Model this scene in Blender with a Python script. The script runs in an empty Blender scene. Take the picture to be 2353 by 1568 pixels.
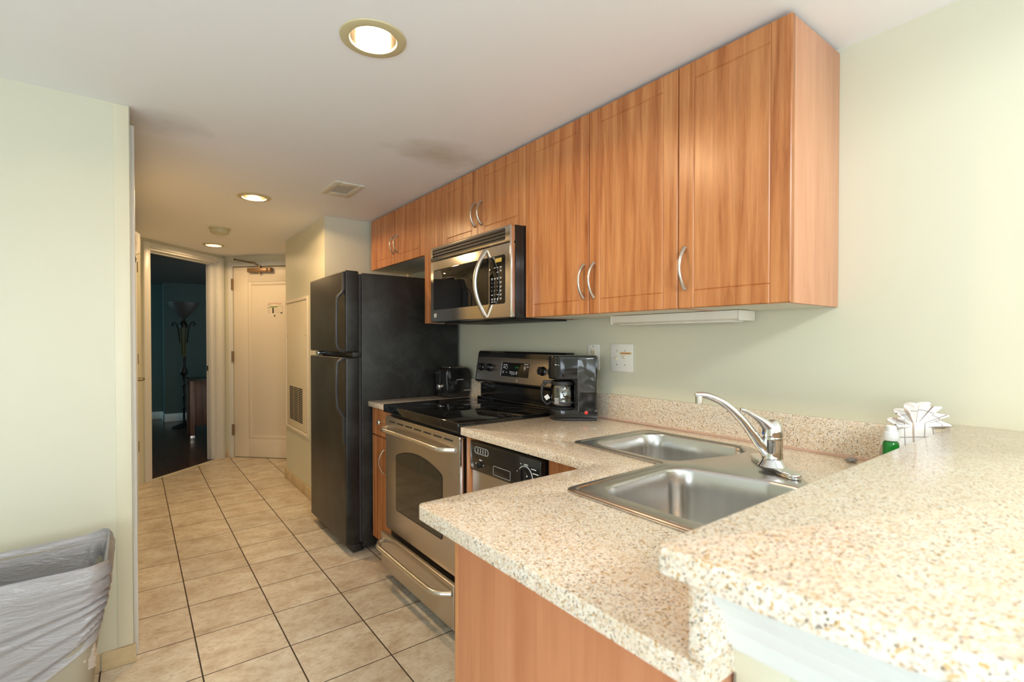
import bpy, bmesh, math, random
from mathutils import Vector, Matrix
random.seed(7)
PI = math.pi
scene = bpy.context.scene
COL = scene.collection

# ------------------------------------------------------------------ camera, light, exposure
YAW, PITCH, ROLL, CAM_H, F_PX = 0.648462, -0.011927, 0.0, 1.2349, 1145.76
cam = bpy.data.cameras.new('camera'); camo = bpy.data.objects.new('camera', cam); COL.objects.link(camo)
fw = Vector((math.sin(YAW)*math.cos(PITCH), math.cos(YAW)*math.cos(PITCH), math.sin(PITCH)))
rt = Vector((math.cos(YAW), -math.sin(YAW), 0)); up = rt.cross(fw)
camo.matrix_world = Matrix(((rt.x, up.x, -fw.x, 0), (rt.y, up.y, -fw.y, 0), (rt.z, up.z, -fw.z, CAM_H), (0, 0, 0, 1)))
cam.sensor_width = 36; cam.lens = F_PX/2353*36; cam.shift_y = 12.86/2353; cam.clip_start = 0.02
cam.dof.use_dof = True; cam.dof.focus_distance = 2.4; cam.dof.aperture_fstop = 4.5
scene.camera = camo

vs = scene.view_settings
vs.view_transform = 'Standard'; vs.look = 'None'; vs.gamma = 1; vs.use_curve_mapping = False
vs.exposure = 0.76
cy = scene.cycles
cy.use_denoising = True
cy.max_bounces = 8; cy.diffuse_bounces = 5; cy.glossy_bounces = 5; cy.transmission_bounces = 8; cy.transparent_max_bounces = 12
cy.sample_clamp_indirect = 6; cy.caustics_reflective = False; cy.caustics_refractive = False

w = bpy.data.worlds.new('World'); scene.world = w; w.use_nodes = True
w.node_tree.nodes['Background'].inputs[0].default_value = (0.80, 0.90, 1.0, 1)
w.node_tree.nodes['Background'].inputs[1].default_value = 1.3


def area(name, loc, target, sx, sy, power, color):
    l = bpy.data.lights.new(name, 'AREA'); l.shape = 'RECTANGLE'; l.size = sx; l.size_y = sy; l.energy = power; l.color = color
    o = bpy.data.objects.new(name, l); COL.objects.link(o); o.location = loc
    o.rotation_euler = (Vector(target)-Vector(loc)).to_track_quat('-Z', 'Y').to_euler()
    return o


area('daylight_rear_window', (-0.9, -4.35, 1.15), (-0.9, 0, 6.5), 3.0, 2.0, 52, (0.78, 0.90, 1.0))
area('daylight_side_window', (-3.05, -1.9, 1.2), (0, -1.2, 5.6), 2.6, 1.9, 66, (0.79, 0.90, 1.0))
pl_ = bpy.data.lights.new('living_room_lamp', 'POINT'); pl_.energy = 60; pl_.color = (0.95, 0.98, 1.0); pl_.shadow_soft_size = 0.17
plo = bpy.data.objects.new('living_room_lamp', pl_); COL.objects.link(plo); plo.location = (0.2, -1.7, 2.40)
area('bedroom_window_light', (-1.5, 8.9, 1.3), (0.0, 9.6, 1.1), 0.6, 1.2, 9, (0.45, 0.85, 1.0))

# ------------------------------------------------------------------ node helpers and materials


def lin(r, g, b):
    f = lambda c: (c/255/12.92 if c/255 <= .04045 else ((c/255+.055)/1.055)**2.4)
    return (f(r), f(g), f(b), 1)


class NT:
    def __init__(s, name):
        s.m = bpy.data.materials.new(name); s.m.use_nodes = True; s.t = s.m.node_tree
        s.b = s.t.nodes['Principled BSDF']

    def n(s, typ, **kw):
        nd = s.t.nodes.new(typ)
        for k, v in kw.items():
            if k.startswith('i_'):
                key = k[2:]; key = int(key) if key.isdigit() else key.replace('_', ' ')
                nd.inputs[key].default_value = v
            else: setattr(nd, k, v)
        return nd

    def l(s, a, b): s.t.links.new(a, b)

    def ramp(s, fac, stops, interp='LINEAR'):
        r = s.n('ShaderNodeValToRGB'); r.color_ramp.interpolation = interp
        e = r.color_ramp.elements
        while len(e) > 1: e.remove(e[-1])
        e[0].position = stops[0][0]; e[0].color = stops[0][1]
        for p, c in stops[1:]:
            x = e.new(p); x.color = c
        s.l(fac, r.inputs[0]); return r.outputs[0]

    def coords(s, scale=(1, 1, 1), rand=0.0):
        tc = s.n('ShaderNodeTexCoord'); mp = s.n('ShaderNodeMapping'); mp.inputs['Scale'].default_value = scale
        v = tc.outputs['Object']
        if rand:
            oi = s.n('ShaderNodeObjectInfo'); ml = s.n('ShaderNodeMath', operation='MULTIPLY', i_1=rand)
            s.l(oi.outputs['Random'], ml.inputs[0]); ad = s.n('ShaderNodeVectorMath', operation='ADD')
            s.l(v, ad.inputs[0]); s.l(ml.outputs[0], ad.inputs[1]); v = ad.outputs[0]
        s.l(v, mp.inputs[0]); return mp.outputs[0]

    def noise(s, vec, scale, detail=3, rough=.5, dist=0.0):
        nd = s.n('ShaderNodeTexNoise'); nd.inputs['Scale'].default_value = scale; nd.inputs['Detail'].default_value = detail
        nd.inputs['Roughness'].default_value = rough; nd.inputs['Distortion'].default_value = dist
        s.l(vec, nd.inputs['Vector']); return nd

    def mix(s, fac, a, b, mode='MIX'):
        m = s.n('ShaderNodeMix', data_type='RGBA', blend_type=mode)
        for inp, v in ((m.inputs[0], fac), (m.inputs[6], a), (m.inputs[7], b)):
            if hasattr(v, 'is_linked') or isinstance(v, bpy.types.NodeSocket): s.l(v, inp)
            else: inp.default_value = v
        return m.outputs[2]

    def bump(s, h, strength, dist=.002):
        b = s.n('ShaderNodeBump'); b.inputs['Strength'].default_value = strength; b.inputs['Distance'].default_value = dist
        s.l(h, b.inputs['Height']); s.l(b.outputs[0], s.b.inputs['Normal'])

    def set(s, **kw):
        for k, v in kw.items():
            inp = s.b.inputs[k.replace('_', ' ')]
            if isinstance(v, bpy.types.NodeSocket): s.l(v, inp)
            else: inp.default_value = v
        return s.m


def flat(name, col, rough=.5, metal=0.0, **kw):
    n = NT(name); return n.set(Base_Color=col, Roughness=rough, Metallic=metal, **kw)


def paint(name, col, rough=.45, bump=.15):
    n = NT(name); v = n.coords(); a = n.noise(v, 140, 2); b = n.noise(v, 1.3, 2)
    c2 = tuple(x*.96 for x in col[:3])+(1,)
    n.set(Base_Color=n.mix(b.outputs[0], col, c2), Roughness=rough); n.bump(a.outputs[0], bump, .001); return n.m


def wood(name, base, dark, light, rough=.33, along='z'):
    n = NT(name)
    sc = {'z': (1, 1, .055), 'x': (.055, 1, 1), 'y': (1, .055, 1)}[along]
    v = n.coords(sc, 13.0)
    g1 = n.noise(v, 22, 5, .62, .9); g2 = n.noise(v, 110, 3, .65)
    wv = n.n('ShaderNodeTexWave', bands_direction='DIAGONAL', wave_profile='SIN'); n.l(v, wv.inputs[0])
    wv.inputs['Scale'].default_value = 7.0; wv.inputs['Distortion'].default_value = 9.0; wv.inputs['Detail'].default_value = 3; wv.inputs['Detail Scale'].default_value = 1.5
    c = n.ramp(g1.outputs[0], [(.34, dark), (.48, base), (.64, light)])
    c = n.mix(.34, c, n.ramp(wv.outputs[0], [(0, dark), (.35, base), (1, light)]))
    c = n.mix(.3, c, n.ramp(g2.outputs[0], [(.35, dark), (.55, base), (.8, light)]))
    kv = n.coords({'z': (1, 1, .16), 'x': (.16, 1, 1), 'y': (1, .16, 1)}[along], 29.0); kn = n.noise(kv, 9, 2)
    ka = n.n('ShaderNodeVectorMath', operation='MULTIPLY_ADD'); n.l(kn.outputs[1], ka.inputs[0]); ka.inputs[1].default_value = (.05, .05, .05); n.l(kv, ka.inputs[2])
    ko = n.n('ShaderNodeTexVoronoi'); ko.inputs['Scale'].default_value = 5.5; n.l(ka.outputs[0], ko.inputs['Vector'])
    g = lambda x: (x, x, x, 1)
    c = n.mix(n.ramp(ko.outputs['Distance'], [(0, g(.75)), (.05, g(.35)), (.085, g(.6)), (.10, g(.25)), (.13, g(.45)), (.15, g(0))]), c, dark)
    n.set(Base_Color=c, Roughness=rough); n.b.inputs['Coat Weight'].default_value = .12; n.b.inputs['Coat Roughness'].default_value = .25
    return n.m


def granite(name):
    n = NT(name); v = n.coords()
    dn = n.noise(v, 90, 2); add = n.n('ShaderNodeVectorMath', operation='MULTIPLY_ADD'); n.l(dn.outputs[1], add.inputs[0])
    add.inputs[1].default_value = (.006, .006, .006); n.l(v, add.inputs[2]); v2 = add.outputs[0]

    def cells(scale):
        vo = n.n('ShaderNodeTexVoronoi'); vo.inputs['Scale'].default_value = scale; n.l(v2, vo.inputs['Vector'])
        sp = n.n('ShaderNodeSeparateColor'); n.l(vo.outputs['Color'], sp.inputs[0]); return sp.outputs[0], sp.outputs[1]
    a, a2 = cells(300); b, b2 = cells(430)
    cream, pink, tan, gold = lin(240, 229, 210), lin(233, 216, 200), lin(226, 203, 172), lin(206, 166, 112)
    base = n.ramp(a, [(0, cream), (.38, pink), (.56, lin(247, 238, 222)), (.72, tan), (.86, lin(218, 206, 190)), (.93, gold)], 'CONSTANT')
    spk = n.ramp(b, [(0, (0, 0, 0, 1)), (.88, (1, 1, 1, 1))], 'CONSTANT')
    spc = n.ramp(b2, [(0, lin(94, 66, 40)), (.35, lin(146, 102, 56)), (.6, lin(74, 62, 48)), (.8, lin(168, 156, 140))], 'CONSTANT')
    sf = n.noise(v, 60, 2); spk2 = n.mix(1.0, spk, n.ramp(sf.outputs[0], [(.3, (.45, .45, .45, 1)), (.6, (1, 1, 1, 1))]), 'MULTIPLY'); c = n.mix(spk2, base, spc)
    big = n.noise(v, 22, 3)
    c = n.mix(n.ramp(big.outputs[0], [(.42, (0, 0, 0, 1)), (.7, (.35, .35, .35, 1))]), c, lin(228, 204, 168))
    n.set(Base_Color=c, Roughness=.16); n.b.inputs['Coat Weight'].default_value = .3; n.b.inputs['Coat Roughness'].default_value = .06
    return n.m


def steel(name, col, rough=.28, stretch=(1, 1, 60), bumpy=.04):
    n = NT(name); v = n.coords(stretch); a = n.noise(v, 40, 3)
    r = n.n('ShaderNodeMapRange'); r.inputs[3].default_value = rough*.8; r.inputs[4].default_value = rough*1.25; n.l(a.outputs[0], r.inputs[0])
    n.set(Base_Color=col, Metallic=1.0, Roughness=r.outputs[0]); n.bump(a.outputs[0], bumpy, .0005); return n.m


def floor_tile(name):
    n = NT(name); tc = n.n('ShaderNodeTexCoord'); sp = n.n('ShaderNodeSeparateXYZ'); n.l(tc.outputs['Object'], sp.inputs[0])
    T = .3022

    def grid(sock, off, half):
        a = n.n('ShaderNodeMath', operation='SUBTRACT', i_1=off-50*T); n.l(sock, a.inputs[0])
        d = n.n('ShaderNodeMath', operation='DIVIDE', i_1=T); n.l(a.outputs[0], d.inputs[0])
        fr = n.n('ShaderNodeMath', operation='FRACT'); n.l(d.outputs[0], fr.inputs[0])
        fl = n.n('ShaderNodeMath', operation='FLOOR'); n.l(d.outputs[0], fl.inputs[0])
        c = n.n('ShaderNodeMath', operation='SUBTRACT', i_1=.5); n.l(fr.outputs[0], c.inputs[0])
        ab = n.n('ShaderNodeMath', operation='ABSOLUTE'); n.l(c.outputs[0], ab.inputs[0])
        g = n.n('ShaderNodeMath', operation='GREATER_THAN', i_1=.5-half/T); n.l(ab.outputs[0], g.inputs[0])
        return g.outputs[0], fl.outputs[0]
    gx, ix = grid(sp.outputs[0], .1925, .0026); gy, iy = grid(sp.outputs[1], 2.137, .0022)
    mx = n.n('ShaderNodeMath', operation='MAXIMUM'); n.l(gx, mx.inputs[0]); n.l(gy, mx.inputs[1])
    cb = n.n('ShaderNodeCombineXYZ'); n.l(ix, cb.inputs[0]); n.l(iy, cb.inputs[1])
    wn = n.n('ShaderNodeTexWhiteNoise'); n.l(cb.outputs[0], wn.inputs['Vector'])
    ad = n.n('ShaderNodeVectorMath', operation='MULTIPLY_ADD'); n.l(wn.outputs['Color'], ad.inputs[0]); ad.inputs[1].default_value = (7, 7, 7); n.l(tc.outputs['Object'], ad.inputs[2])
    mp = n.n('ShaderNodeMapping'); mp.inputs['Scale'].default_value = (1.0, 1.35, 1); n.l(ad.outputs[0], mp.inputs[0])
    a = n.noise(mp.outputs[0], 7, 8, .66, .3); b = n.noise(mp.outputs[0], 40, 6, .7, .2); c3 = n.noise(mp.outputs[0], 120, 2)
    col = n.ramp(a.outputs[0], [(.28, lin(194, 172, 142)), (.45, lin(220, 206, 182)), (.6, lin(237, 228, 208)), (.75, lin(243, 236, 220))])
    col = n.mix(n.ramp(b.outputs[0], [(.3, (.55, .55, .55, 1)), (.52, (0, 0, 0, 1))]), col, lin(176, 150, 116))
    col = n.mix(n.ramp(c3.outputs[0], [(.25, (.4, .4, .4, 1)), (.36, (0, 0, 0, 1))]), col, lin(140, 110, 78))
    tint = n.n('ShaderNodeMapRange'); tint.inputs[3].default_value = .93; tint.inputs[4].default_value = 1.05; n.l(wn.outputs['Value'], tint.inputs[0])
    cc = n.n('ShaderNodeCombineColor')
    for i in range(3): n.l(tint.outputs[0], cc.inputs[i])
    col = n.mix(1.0, col, cc.outputs[0], 'MULTIPLY')
    col = n.mix(mx.outputs[0], col, lin(70, 56, 44))
    ro = n.n('ShaderNodeMapRange'); ro.inputs[3].default_value = .32; ro.inputs[4].default_value = .85; n.l(mx.outputs[0], ro.inputs[0])
    n.set(Base_Color=col, Roughness=ro.outputs[0])
    inv = n.n('ShaderNodeMath', operation='SUBTRACT', i_0=1.0); n.l(mx.outputs[0], inv.inputs[1]); n.bump(inv.outputs[0], .4, .002)
    return n.m


def plaid(name):
    n = NT(name); uv = n.n('ShaderNodeUVMap'); sp = n.n('ShaderNodeSeparateXYZ'); n.l(uv.outputs[0], sp.inputs[0])
    col = lin(250, 248, 245)

    def stripe(sock, period, wd, off):
        a = n.n('ShaderNodeMath', operation='ADD', i_1=off); n.l(sock, a.inputs[0])
        m = n.n('ShaderNodeMath', operation='MODULO', i_1=period); n.l(a.outputs[0], m.inputs[0])
        g = n.n('ShaderNodeMath', operation='LESS_THAN', i_1=wd); n.l(m.outputs[0], g.inputs[0]); return g.outputs[0]
    c = n.mix(stripe(sp.outputs[0], .052, .006, 1), col, lin(196, 176, 160))
    c = n.mix(stripe(sp.outputs[0], .052, .0022, 1.022), c, lin(150, 135, 130))
    c = n.mix(stripe(sp.outputs[1], .048, .0022, 1.0), c, lin(165, 155, 150))
    b = n.noise(n.coords(), 500, 2)
    n.set(Base_Color=c, Roughness=.9); n.bump(b.outputs[0], .3, .0008); return n.m


def ceiling_mat(name):
    n = NT(name); v = n.coords(); col = lin(246, 246, 246)
    fac = None

    def blob(c, cx, cyy, rx, ry, colr, amt):
        mp = n.n('ShaderNodeMapping'); mp.inputs['Location'].default_value = (-cx/rx, -cyy/ry, 0); mp.inputs['Scale'].default_value = (1/rx, 1/ry, 0)
        n.l(v, mp.inputs[0]); nz = n.noise(v, 9, 4); ad = n.n('ShaderNodeVectorMath', operation='MULTIPLY_ADD')
        n.l(nz.outputs[1], ad.inputs[0]); ad.inputs[1].default_value = (.9, .9, 0); n.l(mp.outputs[0], ad.inputs[2])
        of = n.n('ShaderNodeVectorMath', operation='SUBTRACT'); of.inputs[1].default_value = (.45, .45, 0); n.l(ad.outputs[0], of.inputs[0])
        g = n.n('ShaderNodeVectorMath', operation='LENGTH'); n.l(of.outputs[0], g.inputs[0])
        return n.mix(n.ramp(g.outputs['Value'], [(0, (amt, amt, amt, 1)), (.5, (amt*.5, amt*.5, amt*.5, 1)), (1, (0, 0, 0, 1))]), c, colr)
    c = blob(col, 1.17, 2.12, .28, .17, lin(170, 150, 100), .5)
    c = blob(c, .10, 2.50, .20, .16, lin(160, 150, 140), .3)
    b = n.noise(v, 160, 2)
    n.set(Base_Color=c, Roughness=.75); n.bump(b.outputs[0], .12, .001); return n.m


def fridge_mat(name):
    n = NT(name); v = n.coords(); a = n.noise(v, 230, 3, .6); b = n.noise(v, 5, 5, .7, .5)
    n.set(Base_Color=n.mix(n.ramp(b.outputs[0], [(.45, (0, 0, 0, 1)), (.75, (.45, .45, .45, 1))]), lin(24, 23, 21), lin(74, 76, 74)), Roughness=.36)
    n.bump(a.outputs[0], .55, .0012); return n.m


def plastic_bag(name):
    n = NT(name); t = n.t
    tr = n.n('ShaderNodeBsdfTransparent'); tr.inputs[0].default_value = (.93, .92, .95, 1)
    tl = n.n('ShaderNodeBsdfTranslucent'); tl.inputs[0].default_value = (.93, .92, .97, 1)
    gl = n.n('ShaderNodeBsdfGlossy'); gl.inputs['Roughness'].default_value = .16; gl.inputs[0].default_value = (.95, .95, 1, 1)
    tc = n.n('ShaderNodeTexCoord'); mp = n.n('ShaderNodeMapping'); mp.inputs['Rotation'].default_value = (0, math.radians(-22), 0); mp.inputs['Scale'].default_value = (5, 12, 24)
    n.l(tc.outputs['Object'], mp.inputs[0]); a = n.noise(mp.outputs[0], 1.6, 5, .6, 1.0)
    rd = n.n('ShaderNodeMath', operation='SUBTRACT', i_1=.5); n.l(a.outputs[0], rd.inputs[0]); ab = n.n('ShaderNodeMath', operation='ABSOLUTE'); n.l(rd.outputs[0], ab.inputs[0])
    bp = n.n('ShaderNodeBump'); bp.inputs['Strength'].default_value = .4; bp.inputs['Distance'].default_value = .03; n.l(ab.outputs[0], bp.inputs['Height'])
    for sh in (tl, gl, n.b): n.l(bp.outputs[0], sh.inputs['Normal'])
    n.set(Base_Color=lin(244, 240, 244), Roughness=.3)
    m1 = n.n('ShaderNodeMixShader'); m1.inputs[0].default_value = .4; n.l(n.b.outputs[0], m1.inputs[1]); n.l(tl.outputs[0], m1.inputs[2])
    m2 = n.n('ShaderNodeMixShader'); m2.inputs[0].default_value = .46; n.l(tr.outputs[0], m2.inputs[1]); n.l(m1.outputs[0], m2.inputs[2])
    fr = n.n('ShaderNodeLayerWeight'); fr.inputs[0].default_value = .35; n.l(bp.outputs[0], fr.inputs['Normal'])
    m3 = n.n('ShaderNodeMixShader'); n.l(fr.outputs['Fresnel'], m3.inputs[0]); n.l(m2.outputs[0], m3.inputs[1]); n.l(gl.outputs[0], m3.inputs[2])
    n.l(m3.outputs[0], t.nodes['Material Output'].inputs[0])
    return n.m


def glass(name, tint, fac=.12, rough=.02):
    n = NT(name); t = n.t
    tr = n.n('ShaderNodeBsdfTransparent'); tr.inputs[0].default_value = tint
    gl = n.n('ShaderNodeBsdfGlossy'); gl.inputs['Roughness'].default_value = rough
    fr = n.n('ShaderNodeFresnel'); fr.inputs[0].default_value = 1.5
    m = n.n('ShaderNodeMath', operation='ADD', i_1=fac); n.l(fr.outputs[0], m.inputs[0])
    mx = n.n('ShaderNodeMixShader'); n.l(m.outputs[0], mx.inputs[0]); n.l(tr.outputs[0], mx.inputs[1]); n.l(gl.outputs[0], mx.inputs[2])
    n.l(mx.outputs[0], t.nodes['Material Output'].inputs[0]); return n.m


def emit(name, col, s):
    n = NT(name); return n.set(Base_Color=(0, 0, 0, 1), Emission_Color=col, Emission_Strength=s)


M = {}
M['wall'] = paint('wall_paint', lin(218, 216, 193), .4)
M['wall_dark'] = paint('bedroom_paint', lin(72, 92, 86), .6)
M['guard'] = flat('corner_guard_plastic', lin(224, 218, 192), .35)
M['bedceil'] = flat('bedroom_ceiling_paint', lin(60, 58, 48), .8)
M['ceil'] = ceiling_mat('ceiling_paint')
M['white'] = paint('white_trim_paint', lin(226, 226, 220), .35, .03)
M['doorp'] = paint('door_paint', lin(236, 226, 206), .4, .04)
M['tile'] = floor_tile('ceramic_tile')
M['basetile'] = None
M['woodf'] = wood('dark_wood_floor', lin(58, 42, 32), lin(38, 26, 20), lin(84, 62, 46), .3, 'y')
M['wood'] = wood('cherry_laminate', lin(190, 122, 70), lin(146, 80, 36), lin(212, 152, 98))
M['wood_side'] = wood('cherry_side_laminate', lin(205, 148, 112), lin(192, 132, 97), lin(214, 160, 124), .42)
M['wood_end'] = wood('cherry_end_panel', lin(196, 128, 86), lin(182, 113, 72), lin(206, 141, 99), .42)
M['cabwhite'] = flat('cabinet_melamine', lin(232, 230, 214), .5)
M['groove'] = flat('groove_wood', lin(222, 172, 120), .5)
M['granite'] = granite('granite')
M['caulk'] = flat('caulk', lin(205, 170, 150), .6)
M['steel'] = steel('brushed_steel', (.60, .55, .49, 1), .30, (1, 1, 60))
M['steel_mw'] = steel('bright_steel', (.66, .61, .54, 1), .16, (1, 1, 40), .02)
M['sink'] = steel('sink_steel', (.60, .59, .575, 1), .24, (1, 1, .05), .004)
M['chrome'] = flat('chrome', (.82, .82, .82, 1), .05, 1.0)
M['nickel'] = flat('satin_nickel', (.70, .68, .64, 1), .27, 1.0)
M['bright'] = flat('polished_trim', (.8, .8, .8, 1), .15, 1.0)
M['bronze'] = flat('antique_brass', (.35, .26, .16, 1), .35, 1.0)
M['closer'] = flat('closer_bronze', lin(150, 122, 92), .4, .4)
M['black'] = flat('gloss_black', (.012, .012, .012, 1), .10)
M['blackm'] = flat('matte_black', (.016, .016, .016, 1), .45)
M['blackglass'] = flat('black_glass', (.006, .006, .006, 1), .03)
M['ovenglass'] = flat('oven_glass', (.030, .026, .018, 1), .06)
M['fridge'] = fridge_mat('textured_black')
M['fhandle'] = flat('dark_grey_plastic', (.035, .037, .040, 1), .38)
M['gasket'] = flat('gasket', (.03, .03, .03, 1), .6)
M['burner'] = flat('burner_ring', (.05, .05, .05, 1), .15)
M['print'] = flat('white_print', lin(225, 225, 225), .5)
M['printg'] = flat('grey_print', lin(150, 150, 150), .5)
M['red'] = flat('red_print', lin(190, 40, 30), .5)
M['green_led'] = emit('green_led', (.1, .8, .15, 1), .10)
M['amber_led'] = emit('amber_led', (.9, .55, .08, 1), .35)
M['red_led'] = flat('red_switch', lin(225, 60, 45), .3)
M['glass'] = glass('carafe_glass', (.93, .93, .90, 1), .05)
M['window_glass'] = glass('window_glass', (1, 1, 1, 1), .0)
M['plate'] = flat('white_plastic', lin(238, 236, 228), .35)
M['plate2'] = flat('almond_plastic', lin(232, 222, 196), .4)
M['aged'] = flat('aged_plastic', lin(200, 196, 164), .4)
M['tape'] = flat('label_tape', lin(222, 196, 140), .5)
M['ink'] = flat('black_ink', lin(45, 40, 38), .6)
M['fixture'] = flat('fixture_enamel', lin(235, 230, 216), .4)
M['trimring'] = flat('light_trim_ring', lin(205, 192, 150), .35)
M['reflector'] = flat('reflector', (.85, .80, .72, 1), .12, 1.0)
M['bulb'] = emit('bulb', (1, .84, .58, 1), 14)
M['vent'] = flat('vent_enamel', lin(222, 216, 196), .5)
M['dark'] = flat('dark_void', (.02, .018, .015, 1), .8)
M['can'] = flat('beige_bin_plastic', lin(158, 148, 128), .45)
M['bag'] = plastic_bag('clear_bag')
M['soap'] = flat('green_soap', lin(20, 150, 50), .08)
M['soap'].node_tree.nodes['Principled BSDF'].inputs['Transmission Weight'].default_value = .35
M['cap'] = flat('frosted_cap', lin(235, 238, 238), .35)
M['towel'] = plaid('plaid_cotton')
M['lampm'] = flat('lamp_iron', (.02, .018, .016, 1), .4, .5)
M['lampb'] = flat('lamp_brass', (.16, .13, .05, 1), .35, .8)
M['lampshade'] = flat('lamp_shade_glass', lin(70, 66, 62), .4)
M['deskw'] = wood('desk_wood', lin(96, 66, 50), lin(74, 48, 36), lin(120, 84, 66), .4)
M['desktop'] = flat('desk_top_dark', lin(40, 38, 36), .2)
M['paper'] = flat('paper', lin(238, 232, 222), .6)
M['greenp'] = flat('green_print', lin(110, 150, 70), .6)
M['blue'] = flat('blue_dot', lin(40, 110, 210), .4)
M['carpet'] = flat('bounce_carpet', (.78, .83, .92, 1), .95)  # added unseen carpet, tinted pale blue to bounce neutral light onto the ceiling


def basetile():
    n = NT('base_tile'); v = n.coords(); a = n.noise(v, 9, 5, .6, .5); b = n.noise(v, 45, 4, .6)
    c = n.ramp(a.outputs[0], [(.3, lin(196, 170, 126)), (.6, lin(218, 198, 158))])
    c = n.mix(n.ramp(b.outputs[0], [(.3, (.4, .4, .4, 1)), (.5, (0, 0, 0, 1))]), c, lin(172, 138, 94))
    return n.set(Base_Color=c, Roughness=.4)


M['basetile'] = basetile()

# ------------------------------------------------------------------ mesh builder


class MB:
    def __init__(s): s.bm = bmesh.new()

    def _merge(s, tmp, mat=None):
        if mat is not None: tmp.transform(mat)
        me = bpy.data.meshes.new('tmp'); tmp.to_mesh(me); tmp.free(); s.bm.from_mesh(me); bpy.data.meshes.remove(me); return s

    def box(s, x0, x1, y0, y1, z0, z1, b=0.0, seg=2, mat=None):
        t = bmesh.new(); bmesh.ops.create_cube(t, size=1)
        for v in t.verts: v.co = Vector(((x0+x1)/2+v.co.x*(x1-x0), (y0+y1)/2+v.co.y*(y1-y0), (z0+z1)/2+v.co.z*(z1-z0)))
        if b > 0: bmesh.ops.bevel(t, geom=t.edges[:], offset=b, segments=seg, profile=.5, affect='EDGES', clamp_overlap=True)
        return s._merge(t, mat)

    def prism(s, pts, axis, a0, a1, b=0.0, seg=2, mat=None):
        """polygon pts (2D) swept along axis; 2D coords are the other two axes in order (x:yz, y:xz, z:xy)"""
        t = bmesh.new()

        def P(p, a): return {'x': (a, p[0], p[1]), 'y': (p[0], a, p[1]), 'z': (p[0], p[1], a)}[axis]
        v0 = [t.verts.new(P(p, a0)) for p in pts]; v1 = [t.verts.new(P(p, a1)) for p in pts]; k = len(pts)
        f0 = t.faces.new(v0); f1 = t.faces.new(v1[::-1])
        for i in range(k): t.faces.new((v0[i], v1[i], v1[(i+1) % k], v0[(i+1) % k]))
        bmesh.ops.recalc_face_normals(t, faces=t.faces)
        if b > 0:
            ed = [e for f in (f0, f1) for e in f.edges]
            bmesh.ops.bevel(t, geom=list(set(ed)), offset=b, segments=seg, profile=.5, affect='EDGES', clamp_overlap=True)
        return s._merge(t, mat)

    def tube(s, pts, r, n=12, flat_=1.0, upv=None, mat=None):
        """tube along pts; r a number or list; flat_ squeezes the section along its second axis"""
        t = bmesh.new(); pts = [Vector(p) for p in pts]; k = len(pts)
        r = r if isinstance(r, (list, tuple)) else [r]*k
        rings = []; prev = None
        for i in range(k):
            d = (pts[min(i+1, k-1)]-pts[max(i-1, 0)]).normalized()
            if prev is None:
                a = Vector(upv) if upv else (Vector((0, 0, 1)) if abs(d.z) < .9 else Vector((1, 0, 0)))
            else: a = prev
            a = (a-d*a.dot(d)).normalized(); prev = a; bb = d.cross(a)
            rr = r[i]; ra, rb = rr if isinstance(rr, tuple) else (rr, rr*flat_)
            rings.append([t.verts.new(pts[i]+a*ra*math.cos(2*PI*j/n)+bb*rb*math.sin(2*PI*j/n)) for j in range(n)])
        for i in range(k-1):
            for j in range(n): t.faces.new((rings[i][j], rings[i][(j+1) % n], rings[i+1][(j+1) % n], rings[i+1][j]))
        t.faces.new(rings[0][::-1]); t.faces.new(rings[-1])
        bmesh.ops.recalc_face_normals(t, faces=t.faces); return s._merge(t, mat)

    def lathe(s, prof, c=(0, 0, 0), n=32, axis='z', mat=None, close=True):
        t = bmesh.new(); rings = []

        def P(rr, z, a):
            x, y = rr*math.cos(a), rr*math.sin(a)
            v = {'z': (x, y, z), 'x': (z, x, y), 'y': (x, z, y)}[axis]
            return Vector(v)+Vector(c)
        for rr, z in prof:
            if rr < 1e-6: rings.append([t.verts.new(P(0, z, 0))])
            else: rings.append([t.verts.new(P(rr, z, 2*PI*j/n)) for j in range(n)])
        for i in range(len(rings)-1):
            A, B = rings[i], rings[i+1]
            for j in range(n):
                q = [A[j % len(A)], A[(j+1) % len(A)], B[(j+1) % len(B)], B[j % len(B)]]
                q = [v for m, v in enumerate(q) if v not in q[:m]]
                if len(q) > 2: t.faces.new(q)
        if close:
            for R in (rings[0], rings[-1]):
                if len(R) > 2:
                    try: t.faces.new(R)
                    except ValueError: pass
        bmesh.ops.recalc_face_normals(t, faces=t.faces); return s._merge(t, mat)

    def cyl(s, p0, p1, r, n=20): return s.tube([p0, p1], r, n)

    def quad(s, *ps):
        s.bm.faces.new([s.bm.verts.new(p) for p in ps]); return s

    def mesh(s, me, mat=None):
        t = bmesh.new(); t.from_mesh(me); return s._merge(t, mat)

    def text(s, body, size, org, right, upd, align='LEFT', depth=.0003):
        cu = bpy.data.curves.new('t', 'FONT'); cu.body = body; cu.size = size; cu.extrude = depth; cu.align_x = align; cu.resolution_u = 2
        o = bpy.data.objects.new('t', cu); COL.objects.link(o)
        dg = bpy.context.evaluated_depsgraph_get(); me = bpy.data.meshes.new_from_object(o.evaluated_get(dg))
        bpy.data.objects.remove(o); bpy.data.curves.remove(cu)
        R, U = Vector(right).normalized(), Vector(upd).normalized(); N = R.cross(U)
        mt = Matrix(((R.x, U.x, N.x, org[0]), (R.y, U.y, N.y, org[1]), (R.z, U.z, N.z, org[2]), (0, 0, 0, 1)))
        s.mesh(me, mt); bpy.data.meshes.remove(me); return s

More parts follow.
